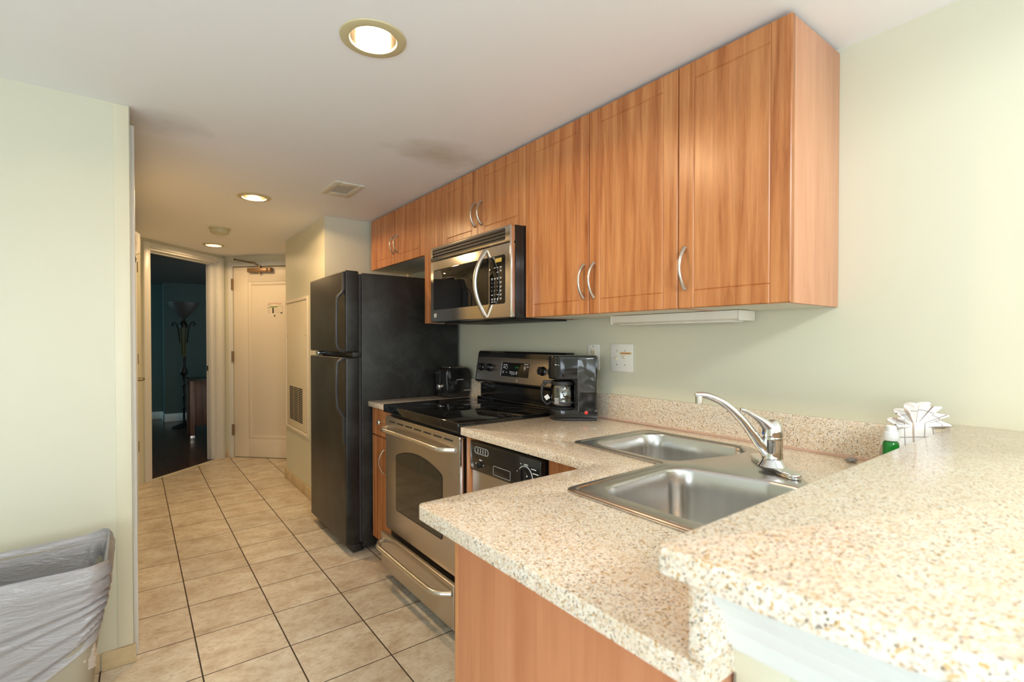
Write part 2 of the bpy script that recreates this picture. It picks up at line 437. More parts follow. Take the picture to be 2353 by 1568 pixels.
    def build(s, name, mat, parent=None, ang=35, local=False, **props):
        me = bpy.data.meshes.new(name)
        if parent is not None and not local:
            s.bm.transform(root_matrix(parent).inverted())
        s.bm.to_mesh(me); s.bm.free()
        me.polygons.foreach_set('use_smooth', [True]*len(me.polygons)); me.set_sharp_from_angle(angle=math.radians(ang))
        me.materials.append(mat)
        o = bpy.data.objects.new(name, me); COL.objects.link(o)
        if parent is not None: o.parent = parent
        for k, v in props.items(): o[k] = v
        return o


def root_matrix(o):
    m = Matrix.Translation(o.location) @ o.rotation_euler.to_matrix().to_4x4()
    return (root_matrix(o.parent) @ m) if o.parent else m


def thing(name, label, cat, loc, rz=0.0, group=None, kind=None):
    o = bpy.data.objects.new(name, None); COL.objects.link(o); o.location = loc; o.rotation_euler = (0, 0, rz)
    o.empty_display_size = .1
    tag(o, label, cat, group, kind); return o


def tag(o, label, cat, group=None, kind=None):
    o['label'] = label; o['category'] = cat
    if group: o['group'] = group
    if kind: o['kind'] = kind
    return o


def solo(mb, name, mat, label, cat, kind=None, loc=None, ang=35):
    """a one-mesh top-level object, origin at loc"""
    if loc is not None: mb.bm.transform(Matrix.Translation(-Vector(loc)))
    o = mb.build(name, mat, None, ang)
    if loc is not None: o.location = loc
    return tag(o, label, cat, None, kind)


def smooth(pts, rad, k=5):
    """Catmull-Rom resampling of a path and its radii"""
    P = [Vector(p) for p in pts]; n = len(P); op, orr = [], []
    for i in range(n-1):
        p0, p1, p2, p3 = P[max(0, i-1)], P[i], P[i+1], P[min(n-1, i+2)]
        for j in range(k):
            t = j/k
            op.append(.5*((2*p1)+(p2-p0)*t+(2*p0-5*p1+4*p2-p3)*t*t+(-p0+3*p1-3*p2+p3)*t**3))
            a, b = rad[i], rad[i+1]; orr.append((a[0]*(1-t)+b[0]*t, a[1]*(1-t)+b[1]*t))
    op.append(P[-1]); orr.append(rad[-1]); return op, orr


def rrect(x0, x1, y0, y1, r, n=5):
    out = []
    for cx, cyy, a in ((x1-r, y1-r, 0), (x0+r, y1-r, PI/2), (x0+r, y0+r, PI), (x1-r, y0+r, 1.5*PI)):
        out += [(cx+r*math.cos(a+PI/2*i/n), cyy+r*math.sin(a+PI/2*i/n)) for i in range(n+1)]
    return out


def fillet(poly, rad, n=6):
    """round the corners of a polygon; rad a number or one radius per corner"""
    out = []; k = len(poly)
    for i in range(k):
        r = rad[i] if isinstance(rad, (list, tuple)) else rad
        p0, p, p1 = Vector(poly[i-1]), Vector(poly[i]), Vector(poly[(i+1) % k])
        if r <= 0: out.append(tuple(p)); continue
        u, v = (p0-p).normalized(), (p1-p).normalized(); an = u.angle(v)
        d = min(r/math.tan(an/2), .48*(p0-p).length, .48*(p1-p).length)
        rr = d*math.tan(an/2); c = p+(u+v).normalized()*(rr/math.sin(an/2))
        a, b = p+u*d, p+v*d; va, vb = a-c, b-c
        for j in range(n+1):
            t = j/n; vv = (va*(1-t)+vb*t).normalized()*rr; out.append(tuple(c+vv))
    return out


# ------------------------------------------------------------------ setting: dimensions
CT = .8827      # counter top
ZC = 2.126      # kitchen ceiling
XW = 1.726      # kitchen back wall
XF = 1.403      # wall cabinet door faces
XB = 1.105      # base cabinet fronts
BAR = 1.0145    # bar top
d1 = Vector((.719, .695, 0)).normalized(); d2 = Vector((d1.y, -d1.x, 0)); E0 = Vector((.769, 6.055, 0))


def ST(mb, name, mat, label, cat, **k): return solo(mb, name, mat, label, cat, 'structure', **k)


def local_box(mb, o, a, nrm, s0, s1, t0, t1, z0, z1, b=0.0):
    """box in the frame of a slanted wall: s along a, t along nrm"""
    mt = Matrix(((a.x, nrm.x, 0, o.x), (a.y, nrm.y, 0, o.y), (0, 0, 1, 0), (0, 0, 0, 1)))
    return mb.box(s0, s1, t0, t1, z0, z1, b, 2, mt)


# floors
fl = MB(); fl.box(-3.3, 3.2, .9, 2.9, -.1, 0)
cp_ = MB(); cp_.box(-3.3, 3.2, -4.6, .9, -.1, 0); ST(cp_, 'living_floor', M['carpet'], 'pale bluish carpet added in the unseen living area to bounce light upward', 'floor')
fl.prism([(-.3, 2.9), (3.2, 2.9), (3.2, 3.5), (E0.x+2.6*d2.x, E0.y+2.6*d2.y), (E0.x, E0.y), (E0.x-1.2*d1.x, E0.y-1.2*d1.y), (-.3, 5.0)], 'z', -.1, 0)
ST(fl, 'floor', M['tile'], 'beige ceramic tile floor with dark grout lines', 'floor')
bf = MB(); q0 = E0-d1*1.2+d2*.0; bf.prism([(q0.x, q0.y), (E0.x, E0.y), (3.2, 8.5), (3.2, 11.2), (-2.2, 11.2), (-2.2, 4.1)], 'z', -.1, -.001)
ST(bf, 'bedroom_floor', M['woodf'], 'dark wood floor of the unlit bedroom beyond the open doorway', 'floor')

# ceilings with holes for the recessed lights
LIGHTS = [(.569, 1.428, .078), (.600, 3.440, .078), (.596, 5.382, .072)]


def ceil_strip(mb, x0, x1, y0, y1, holes):
    if not holes: mb.quad((x0, y0, ZC), (x0, y1, ZC), (x1, y1, ZC), (x1, y0, ZC)); return
    hx, hy, hr = holes[0]; h = .12
    ceil_strip(mb, x0, x1, y0, hy-h, []); ceil_strip(mb, x0, x1, hy+h, y1, holes[1:])
    ceil_strip(mb, x0, hx-h, hy-h, hy+h, []); ceil_strip(mb, hx+h, x1, hy-h, hy+h, [])
    n = 40
    for i in range(n):
        a0, a1 = 2*PI*i/n, 2*PI*(i+1)/n

        def sq(a):
            c, s = math.cos(a), math.sin(a); m = h/max(abs(c), abs(s)); return (hx+c*m, hy+s*m, ZC)

        def ci(a): return (hx+hr*math.cos(a), hy+hr*math.sin(a), ZC)
        mb.quad(ci(a0), ci(a1), sq(a1), sq(a0))


ce = MB(); ceil_strip(ce, -3.3, 3.2, -.45, 7.6, LIGHTS)
ce.box(-3.3, 3.2, -.45, -.40, ZC, 2.6)
ST(ce, 'ceiling', M['ceil'], 'low white painted kitchen ceiling with a brownish stain', 'ceiling')
c2 = MB(); c2.box(-3.3, 1.9, -4.6, -.45, 2.6, 2.7); ST(c2, 'living_ceiling', M['white'], 'higher white ceiling of the living area behind the viewpoint', 'ceiling')
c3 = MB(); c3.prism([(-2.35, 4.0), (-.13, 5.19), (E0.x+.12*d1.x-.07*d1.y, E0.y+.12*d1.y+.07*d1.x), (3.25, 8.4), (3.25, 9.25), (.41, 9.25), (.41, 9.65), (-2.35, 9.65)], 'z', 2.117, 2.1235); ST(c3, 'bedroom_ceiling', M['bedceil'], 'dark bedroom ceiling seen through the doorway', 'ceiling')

# walls
wl = MB(); wl.box(-3.3, -.010, 2.40, 2.52, 0, ZC); ST(wl, 'wall_left', M['wall'], 'pale cream wall facing the viewpoint at left', 'wall')
hl = MB(); hl.box(-.13, -.011, 2.52, 5.32, 0, ZC); ST(hl, 'hall_wall_left', M['wall'], 'cream wall along the left side of the hallway', 'wall')
wr = MB(); wr.box(XW, XW+.12, -4.6, 3.66, 0, 2.6); ST(wr, 'wall_right', M['wall'], 'pale cream kitchen wall behind the cabinets', 'wall')
ut = MB(); ut.box(1.088, 2.4, 3.652, 4.80, 0, ZC); ST(ut, 'utility_wall', M['wall'], 'cream utility closet wall projecting beyond the fridge', 'wall')
nd = -d2  # bedroom side of the diagonal wall lies to the left/back of d1
nb = Vector((-d1.y, d1.x, 0))
db = MB()
local_box(db, E0, d1, nb, -1.12, -.925, 0, .115, 0, ZC); local_box(db, E0, d1, nb, -.105, .115, 0, .115, 0, ZC); local_box(db, E0, d1, nb, -.925, -.105, 0, .115, 2.055, ZC)
ST(db, 'diagonal_wall', M['wall'], 'short angled hallway wall holding the dark bedroom doorway', 'wall')
ne = d1
we = MB(); local_box(we, E0, d2, ne, 0, .10, 0, .12, 0, ZC); local_box(we, E0, d2, ne, 1.03, 2.6, 0, .12, 0, ZC); local_box(we, E0, d2, ne, .10, 1.03, 0, .12, 2.015, ZC); local_box(we, E0, d2, ne, .10, 1.03, .05, .12, -.1, 2.015); local_box(we, E0, d2, ne, .10, 1.03, 0, .06, -.1, -.0005)
ST(we, 'entry_wall', M['wall'], 'cream wall around the white entry door', 'wall')
wh = MB(); wh.box(2.4, 2.5, 3.5, 4.9, 0, ZC); wh.box(2.55, 2.65, 3.9, 5.0, 0, ZC); ST(wh, 'entry_end_wall', M['wall'], 'cream wall closing the entry nook out of sight', 'wall')
# living room shell behind the viewpoint, with the openings the daylight enters by
wb = MB(); wb.box(-3.3, -2.5, -4.6, -4.48, 0, 2.6); wb.box(.7, XW, -4.6, -4.48, 0, 2.6); wb.box(-2.5, .7, -4.6, -4.48, 2.2, 2.6); wb.box(-2.5, .7, -4.6, -4.48, 0, .08)
ST(wb, 'wall_rear', M['wall'], 'cream living room wall with the balcony window behind the viewpoint', 'wall')
ws = MB(); ws.box(-3.3, -3.18, -4.48, -3.3, 0, 2.6); ws.box(-3.3, -3.18, -.5, 2.4, 0, 2.6); ws.box(-3.3, -3.18, -3.3, -.5, 2.2, 2.6); ws.box(-3.3, -3.18, -3.3, -.5, 0, .2)
ST(ws, 'living_wall_left', M['wall'], 'cream living room side wall with a window', 'wall')


def window(i, axis, a, lo, hi, z0, z1, k, label):
    fr = MB()
    def bx(u0, u1, zz0, zz1, t=.04):
        if axis == 'y': fr.box(u0, u1, a-t, a+t, zz0, zz1)
        else: fr.box(a-t, a+t, u0, u1, zz0, zz1)
    bx(lo, lo+.05, z0, z1); bx(hi-.05, hi, z0, z1); bx(lo+.0502, hi-.0502, z0, z0+.05); bx(lo+.0502, hi-.0502, z1-.05, z1)
    for j in range(1, k):
        u = lo+(hi-lo)*j/k; bx(u-.025, u+.025, z0, z1, .03)
    r = thing('window_%d' % i, label, 'window', ((lo+hi)/2, a, z0) if axis == 'y' else (a, (lo+hi)/2, z0), kind='structure')
    fr.build('window_frame', M['white'], r)
    g = MB()
    if axis == 'y': g.box(lo+.05, hi-.05, a-.003, a+.003, z0+.05, z1-.05)
    else: g.box(a-.003, a+.003, lo+.05, hi-.05, z0+.05, z1-.05)
    g.build('pane', M['window_glass'], r)


window(1, 'y', -4.54, -2.5, .7, .08, 2.2, 3, 'wide sliding window behind the viewpoint')
window(2, 'x', -3.24, -3.3, -.5, .2, 2.2, 3, 'living room side window behind the viewpoint')
# bedroom shell
bw = MB(); bw.box(-2.3, .46, 9.6, 9.7, 0, 2.4); bw.box(.36, .46, 9.2, 9.6, 0, 2.4); bw.box(.46, 3.3, 9.2, 9.3, 0, 2.4)
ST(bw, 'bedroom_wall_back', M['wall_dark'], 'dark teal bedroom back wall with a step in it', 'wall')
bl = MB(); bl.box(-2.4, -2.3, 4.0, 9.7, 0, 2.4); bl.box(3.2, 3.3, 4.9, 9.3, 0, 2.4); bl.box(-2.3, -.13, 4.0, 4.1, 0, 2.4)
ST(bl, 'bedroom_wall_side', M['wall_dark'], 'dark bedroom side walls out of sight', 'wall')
bb = MB(); bb.box(-2.3, .36, 9.58, 9.6, 0, .12, .004); bb.box(.34, .36, 9.18, 9.6, 0, .12, .004); bb.box(.34, 3.2, 9.18, 9.2, 0, .12, .004)
ST(bb, 'bedroom_baseboard', M['white'], 'white baseboard along the dark bedroom wall', 'baseboard')

# baseboards of cut floor tile
b1 = MB()
x = -.004
for x1, x0 in ((-.002, -.106), (-.110, -.412), (-.416, -.718), (-.722, -1.02)): b1.box(x0, x1, 2.388, 2.40, .001, .068, .002)
ST(b1, 'baseboard_left', M['basetile'], 'beige tile baseboard under the left wall', 'baseboard')
b2 = MB()
for y in (3.66, 3.965, 4.27, 4.575): b2.box(1.076, 1.088, y, min(y+.301, 4.806), .001, .082, .002)
b2.box(1.076, 1.40, 4.80, 4.812, .001, .082, .002)
ST(b2, 'utility_baseboard', M['basetile'], 'beige tile baseboard along the utility closet wall', 'baseboard')
b3 = MB(); b3.box(-.011, .0, 5.06, 5.30, .001, .075, .002); local_box(b3, E0, d2, -ne, .0, .045, 0, .01, .001, .075, .002)
ST(b3, 'hall_baseboard', M['basetile'], 'short beige tile baseboard pieces beside the hall door casings', 'baseboard')

# corner guards
g1 = MB(); g1.box(-.058, -.008, 2.397, 2.40, .069, ZC-.002, .001); g1.box(-.010, -.008, 2.397, 2.45, .069, ZC-.002)
ST(g1, 'trim_1', M['guard'], 'beige plastic corner guard on the end of the left wall', 'trim')
# granite-topped pony wall carrying the bar
wp = MB(); wp.box(.552, XW, .148, .298, 0, .984); ST(wp, 'bar_wall', M['wall'], 'cream half wall under the raised bar top', 'wall')
g2 = MB(); g2.box(.549, .552, .240, .300, .0, .892, .0008); g2.box(.549, .60, .298, .3, .0, .852); ST(g2, 'trim_2', M['guard'], 'beige corner guard on the end of the bar half wall', 'trim')


def crown(mb):
    # moulding profile (distance out from wall, z), swept round the wall end and its dining side
    prof = [(0, .884), (.010, .884), (.012, .890), (.018, .893), (.020, .903), (.020, .910), (.024, .914), (.031, .932), (.046, .946), (.050, .952), (.050, .962), (.056, .966), (.058, .984), (0, .984)]
    path = [((.552, .300), (-1, 0)), ((.552, .148), (-1, -1)), ((XW, .148), (0, -1))]
    rings = []
    for (px, py), (ox, oy) in path: rings.append([mb.bm.verts.new((px+ox*o, py+oy*o, z)) for o, z in prof])
    k = len(prof)
    for a, b in zip(rings, rings[1:]):
        for j in range(k): mb.bm.faces.new((a[j], a[(j+1) % k], b[(j+1) % k], b[j]))
    mb.bm.faces.new(rings[0]); mb.bm.faces.new(rings[-1][::-1]); bmesh.ops.recalc_face_normals(mb.bm, faces=mb.bm.faces)


cm = MB(); crown(cm); ST(cm, 'trim_3', M['white'], 'white crown moulding under the raised granite bar', 'trim', ang=25)
# corbel on dining side
cb = MB(); cb.prism([(.089, .984), (-.12, .984), (-.12, .955), (-.06, .93), (.0, .87), (.05, .80), (.089, .76)], 'x', .60, .68, .004)
ST(cb, 'trim_4', M['white'], 'white corbel bracket under the bar overhang', 'trim')

# ------------------------------------------------------------------ doors and casings
# door casings on the left hall wall, seen edge-on
def casing_x(i, y0, y1, ztop, label, x=-.011, t=.017, wd=.06):
    m = MB()
    for a, b_ in ((y0, y0+wd), (y1-wd, y1)): m.box(x, x+t, a, b_, .0, ztop, .003)
    m.box(x+.001, x+t-.001, y0+wd-.001, y1-wd+.001, ztop-wd, ztop-.0005, .003)
    ST(m, 'trim_%d' % i, M['white'], label, 'door casing')


casing_x(5, 2.455, 3.26, 2.076, 'white closet door casing just round the left wall corner')
casing_x(6, 4.15, 5.06, 2.076, 'white casing of the hall door near the bedroom doorway', t=.028)


def leaf_x(i, y0, y1, label, hinges=(), lever=None):
    r = thing('door_%d' % i, label, 'door', (-.011, y0, .01), kind='structure')
    m = MB(); m.box(-.011, -.004, y0, y1, .012, 2.01, .002); m.build('door_panel', M['white'], r)
    for z in hinges:
        h = MB(); h.cyl((.022, y1+.045, z-.042), (.022, y1+.045, z+.042), .006, 10); h.box(.0, .021, y1+.03, y1+.056, z-.042, z+.042); h.build('hinge', M['bronze'], r)
    if lever:
        l = MB(); l.lathe([(.026, 0), (.026, .010), (.012, .014), (.012, .05)], (-.004, lever, .968), 20, 'x')
        l.tube([(.045, lever, .968), (.05, lever+.02, .968), (.05, lever+.105, .965)], [.010, .010, .008], 10); l.build('door_lever', M['bronze'], r)
    return r


leaf_x(2, 2.515, 3.20, 'white closet door in the left hall wall')
leaf_x(3, 4.21, 5.0, 'white hinged door with lever handle near the end of the hall', (1.83, 1.085, .377), 4.29)

# bedroom doorway casing and jamb
bc = MB()
local_box(bc, E0, d1, -nb, -.985, -.92, 0, .018, 0, 2.098, .003); local_box(bc, E0, d1, -nb, -.108, -.02, 0, .018, 0, 2.098, .003); local_box(bc, E0, d1, -nb, -.9198, -.1082, 0, .0178, 2.05, 2.0978, .003)
local_box(bc, E0, d1, -nb, -.095, -.035, .018, .024, 0, 2.08, .003)
local_box(bc, E0, d1, nb, -.924, -.906, .0002, .116, 0, 2.049); local_box(bc, E0, d1, nb, -.124, -.106, .0002, .116, 0, 2.049); local_box(bc, E0, d1, nb, -.9058, -.1242, -.0012, .1158, 2.035, 2.053)
local_box(bc, E0, d1, nb, -.140, -.1242, .045, .085, 0, 2.0348, .002); local_box(bc, E0, d1, nb, -.906, -.1402, .0452, .0848, 2.02, 2.0348, .002)
ST(bc, 'trim_7', M['white'], 'white casing and jamb of the dark bedroom doorway', 'door casing')
sp_ = MB(); local_box(sp_, E0, d1, nb, -.127, -.123, .088, .112, .92, .975, .001)
ST(sp_, 'trim_8', M['bronze'], 'small brass strike plate on the bedroom door jamb', 'strike plate')
th = MB(); local_box(th, E0, d1, nb, -.925, -.105, -.002, .02, -.002, .004, .001); ST(th, 'trim_9', M['guard'], 'thin threshold strip between tile and bedroom floor', 'threshold')

# entry door
ec = MB()
local_box(ec, E0, d2, -ne, .050, .100, 0, .016, 0, 2.06, .003); local_box(ec, E0, d2, -ne, 1.03, 1.08, 0, .016, 0, 2.06, .003); local_box(ec, E0, d2, -ne, .1002, 1.0298, 0, .0158, 2.014, 2.0598, .003)
ST(ec, 'trim_10', M['white'], 'white casing around the entry door', 'door casing')
dr = thing('door_1', 'white entry door with one long recessed panel and a closer at the top', 'door', tuple(E0+d2*.105), kind='structure')
dm = MB()
T0, T1 = 0, .035
def el(mb, s0, s1, z0, z1, t0, t1, b=.0): local_box(mb, E0, d2, -ne, s0, s1, t0, t1, z0, z1, b)
el(dm, .105, 1.025, .004, 2.008, -.045, -.010, .001)
el(dm, .105, .268, .008, 2.008, -.012, .0, .002); el(dm, .86, 1.025, .008, 2.008, -.012, .0, .002); el(dm, .2682, .8598, 1.853, 2.0078, -.012, -.0002, .002); el(dm, .2682, .8598, .0082, .202, -.012, -.0002, .002)
# raised moulding ring inside the panel
for s0, s1, z0, z1 in ((.268, .305, .202, 1.853), (.823, .86, .202, 1.853), (.305, .823, 1.818, 1.853), (.305, .823, .202, .239)): el(dm, s0, s1, z0, z1, -.012, -.001 if s1-s0 < .1 else -.0015, .005)
dm.build('door_panel', M['doorp'], dr)
for z in (1.828, 1.065, .292):
    h = MB(); c = E0+d2*.098-ne*.02
    h.cyl((c.x, c.y, z-.058), (c.x, c.y, z+.058), .007, 10); el(h, .094, .106, z-.058, z+.058, .0, .018); h.build('hinge', M['bronze'], dr)
cl = MB(); el(cl, .295, .52, 1.946, 1.992, .0, .05, .008); el(cl, .52, .565, 1.944, 1.994, .0, .052, .01)
c = E0+d2*.425-ne*.025; cl.cyl((c.x, c.y, 1.93), (c.x, c.y, 1.946), .012, 14)
clo = cl.build('door_closer', M['closer'], dr, label='bronze hydraulic door closer with folding arm')
arm = MB()
def ep(s_, t_, z_): v = E0+d2*s_-ne*t_; return (v.x, v.y, z_)
arm.tube([ep(.425, .025, 1.99), ep(.425, .025, 2.02)], .012, 12); arm.tube([ep(.425, .025, 2.012), ep(.385, .06, 2.04)], .007, 8)
arm.tube([ep(.385, .06, 2.04), ep(.30, .045, 2.055)], .009, 8); arm.tube([ep(.31, .045, 2.053), ep(.15, .03, 2.087)], .0075, 8); arm.tube([ep(.15, .03, 2.087), ep(.135, .03, 2.088)], .011, 8)
arm.tube([ep(.385, .06, 2.03), ep(.385, .06, 2.052)], .011, 10)
arm.build('closer_arm', M['bronze'], clo)
vw = MB(); c0 = E0+d2*.571; vw.tube([ep(.571, -.012, 1.495), ep(.571, -.004, 1.495)], .007, 14); vw.build('peephole', M['blackm'], dr)
# evacuation notice
ev = thing('evacuation_notice', 'small white evacuation plan notice on the entry door panel', 'sign', ep(.575, -.0115, 1.512))
TT = -.0105
e1 = MB(); el(e1, .482, .668, 1.514, 1.636, -.0119, TT); e1.build('sheet', M['paper'], ev)
e2 = MB(); e2.text('EVACUATION PLAN', .0165, ep(.575, TT+.0006, 1.619), d2, (0, 0, 1), 'CENTER'); e2.build('lettering', M['red'], ev)
e3 = MB()
for s0, s1, z0, z1 in ((.487, .52, 1.611, 1.613), (.487, .53, 1.604, 1.606), (.60, .655, 1.606, 1.608), (.595, .66, 1.590, 1.592), (.486, .51, 1.575, 1.577), (.49, .53, 1.583, 1.585), (.658, .66, 1.53, 1.592), (.497, .499, 1.525, 1.572), (.514, .516, 1.525, 1.567), (.497, .516, 1.523, 1.525), (.543, .560, 1.522, 1.580), (.573, .5745, 1.522, 1.576), (.588, .5895, 1.522, 1.576), (.604, .6055, 1.522, 1.576), (.604, .63, 1.522, 1.5235), (.628, .6295, 1.53, 1.57), (.635, .66, 1.518, 1.53), (.497, .53, 1.578, 1.580)):
    el(e3, s0, s1, z0, z1, TT-.0001, TT+.0006)
e3.build('floor_plan', M['ink'], ev); e4 = MB(); el(e4, .522, .60, 1.582, 1.594, TT-.0001, TT+.0006); e4.build('corridor_mark', M['greenp'], ev)

# wall phone at the far end of left hall wall
ph = thing('wall_phone', 'white wall intercom phone high on the hall wall before the bedroom', 'phone', (-.011, 4.0, 1.77))
p1 = MB(); p1.box(-.0105, .006, 3.95, 4.05, 1.785, 1.945, .004); p1.build('base_plate', M['plate'], ph)
p2 = MB(); p2.tube([(.006, 4.0, 1.925), (.020, 4.0, 1.915), (.024, 4.0, 1.86), (.020, 4.0, 1.80), (.007, 4.0, 1.79)], [.012, .016, .013, .016, .012], 12); p2.build('handset', M['plate'], ph)
p3 = MB(); p3.tube([(.004, 4.0, 1.785), (.012, 4.01, 1.76), (.008, 4.01, 1.735)], .004, 8); p3.build('cord', M['blackm'], ph)

# access panel with louvres on the utility wall
ap = thing('access_panel', 'tall beige utility access panel with louvres beside the fridge', 'panel', (1.088, 4.42, .47))
a1 = MB()
for y0, y1, z0, z1 in ((4.066, 4.092, .47, 1.587), (4.75, 4.776, .47, 1.587), (4.0922, 4.7498, .4704, .496), (4.0922, 4.7498, 1.561, 1.5866)): a1.box(1.076, 1.0885, y0, y1, z0, z1, .003)
a1.build('frame', M['doorp'], ap)
a2 = MB(); a2.box(1.081, 1.0885, 4.098, 4.744, .502, 1.555, .001); a2.build('panel_sheet', M['plate2'], ap)
a3 = MB(); a4 = MB()
n = 20
for i in range(n):
    z = .845-(.845-.558)*(i+.5)/n
    for y0, y1 in ((4.228, 4.36), (4.37, 4.50), (4.51, 4.642)): a3.box(1.0802, 1.0812, y0, y1, z-.0048, z+.0048)
a3.build('louvre', M['dark'], ap)
a4.cyl((1.0795, 4.128, 1.275), (1.0812, 4.128, 1.275), .006, 10); a4.build('screw', M['bronze'], ap)
a4 = MB(); a4.cyl((1.0795, 4.725, 1.275), (1.0812, 4.725, 1.275), .006, 10); a4.build('screw', M['bronze'], ap)

# ------------------------------------------------------------------ ceiling fittings
for (lx, ly, lr), lab, pw in zip(LIGHTS, ('large recessed ceiling light over the kitchen, level with the sink cabinets', 'recessed ceiling light over the hallway, level with the fridge', 'small recessed ceiling light just before the entry and bedroom doors'), (12, 24, 15)):
    r = thing('recessed_light', lab, 'ceiling light', (lx, ly, ZC), group='recessed hallway ceiling lights')
    t = MB(); t.lathe([(lr-.012, -.001), (lr-.010, -.006), (lr+.008, -.006), (lr+.016, -.004), (lr+.018, -.0005)], (lx, ly, ZC), 48, close=False); t.build('trim_ring', M['trimring'], r)
    c = MB(); c.lathe([(lr-.002, -.004), (lr-.002, .12), (0, .12)], (lx, ly, ZC), 40, close=False); c.build('housing', M['blackm'], r)
    f = MB(); f.lathe([(lr-.010, -.002), (lr-.012, .04), (lr-.020, .075), (.03, .108), (0, .108)], (lx, ly, ZC), 40, close=False); f.build('reflector', M['reflector'], r)
    b = MB(); b.lathe([(0, .030), (.02, .032), (.036, .042), (.042, .058), (.036, .075), (.02, .09), (.014, .106), (0, .106)], (lx, ly, ZC), 28, close=False); b.build('bulb', M['bulb'], r)
    L = bpy.data.lights.new('bulb_light', 'SPOT'); L.energy = pw; L.color = (1, .66, .34); L.spot_size = math.radians(166); L.spot_blend = .15; L.shadow_soft_size = .035
    lo = bpy.data.objects.new('bulb_light', L); COL.objects.link(lo); lo.location = (lx, ly, ZC+.02)

sm = thing('smoke_detector', 'round cream smoke detector on the hallway ceiling', 'smoke detector', (.548, 4.56, ZC))
s1 = MB(); s1.lathe([(.076, 0), (.076, -.010), (.070, -.012), (0, -.012)], (.548, 4.56, ZC), 36); s1.build('base', M['aged'], sm)
s2 = MB(); s2.lathe([(.068, -.012), (.066, -.038), (.056, -.046), (0, -.048)], (.548, 4.56, ZC), 36); s2.build('cover', M['aged'], sm)
sk = MB(); sk.lathe([(.042, 0), (.042, -.004), (.036, -.006), (0, -.007)], (.597, 4.905, ZC), 30)
solo(sk, 'sprinkler_cover', M['fixture'], 'flat round sprinkler cover on the ceiling behind the smoke detector', 'sprinkler', loc=(.597, 4.905, ZC))
ve = thing('ceiling_vent', 'small rectangular louvred air vent in the kitchen ceiling', 'vent', (.98, 2.94, ZC))
v1 = MB()
vx0, vx1, vy0, vy1 = .895, 1.063, 2.80, 3.075
for x0, x1, y0, y1 in ((vx0, vx0+.035, vy0, vy1), (vx1-.035, vx1, vy0, vy1), (vx0+.0352, vx1-.0352, vy0+.0004, vy0+.06), (vx0+.0352, vx1-.0352, vy1-.06, vy1-.0004)): v1.box(x0, x1, y0, y1, ZC-.010, ZC-.0005, .003)
v1.build('frame', M['vent'], ve)
v2 = MB(); v2.box(vx0+.03, vx1-.03, vy0+.055, vy1-.055, ZC-.003, ZC-.0005); v2.build('duct', M['dark'], ve)
v3 = MB()
for i in range(11):
    y = vy0+.068+i*.014; v3.box(vx0+.032, vx1-.032, y-.0032, y+.0032, ZC-.0075, ZC-.0065)
v3.build('slats', M['vent'], ve)

# ------------------------------------------------------------------ kitchen cabinets


def pull(parent, y, z0, z1, xf, mat=None):
    n = 14; pts = []; rad = []
    for i in range(n+1):
        t = i/n; pts.append((xf-.030*math.sin(PI*t)**.75-.001, y, z0+(z1-z0)*t)); e = abs(2*t-1)
        rad.append((.0042+.002*e**3, .0046+.0035*e**2))
    m = MB(); m.tube(pts, rad, 10, upv=(1, 0, 0)); return m.build('handle', mat or M['nickel'], parent)


def door_x(parent, y0, y1, z0, z1, xf=XF, t=.019, st=.058, rail=.055, g=.0016, name='door'):
    """routed slab door facing -X: stiles full height, rails between them, fine grooves"""
    y0 += g; y1 -= g; m = MB(); b = .0028
    m.box(xf+.0024, xf+t, y0, y1, z0, z1, .0005)
    m.box(xf, xf+.006, y0, y0+st, z0, z1, b, 1); m.box(xf, xf+.006, y1-st, y1, z0, z1, b, 1)
    gg = .0002
    m.box(xf, xf+.006, y0+st+gg, y1-st-gg, z0, z0+rail, b, 1); m.box(xf, xf+.006, y0+st+gg, y1-st-gg, z1-rail, z1, b, 1)
    m.box(xf, xf+.006, y0+st+gg, y1-st-gg, z0+rail+gg, z1-rail-gg, b, 1)
    return m.build(name, M['wood'], parent)


def wall_cab(label, y0, y1, z0, z1, doors, end=False):
    """doors: list of (y0, y1, handle_y or None)"""
    r = thing('wall_cabinet', label, 'cabinet', (XW-.002, (y0+y1)/2, z0), group='cherry wall cabinets')
    c = MB(); xb0, xb1 = XF+.021, XW-.002
    c.box(xb0, xb1, y0+.001, y0+.017, z0, z1, .001); c.box(xb0, xb1, y1-.017, y1-.001, z0, z1, .001); c.box(xb0, xb1, y0+.017, y1-.017, z1-.016, z1); c.box(xb1-.006, xb1, y0+.017, y1-.017, z0+.01, z1-.016)
    c.build('carcass', M['wood_side'], r)
    u = MB(); u.box(xb0, xb1-.001, y0+.0172, y1-.0172, z0+.001, z0+.016); u.build('bottom_panel', M['cabwhite'], r, label='white melamine underside')
    for a, b_, hy in doors:
        d = door_x(r, a, b_, z0-.0, z1, st=.056 if b_-a > .25 else .045)
        if hy is not None:
            zz = (1.400, 1.532) if z0 < 1.5 else (1.820, 1.940)
            pull(d, hy, zz[0], zz[1], XF)
    return r


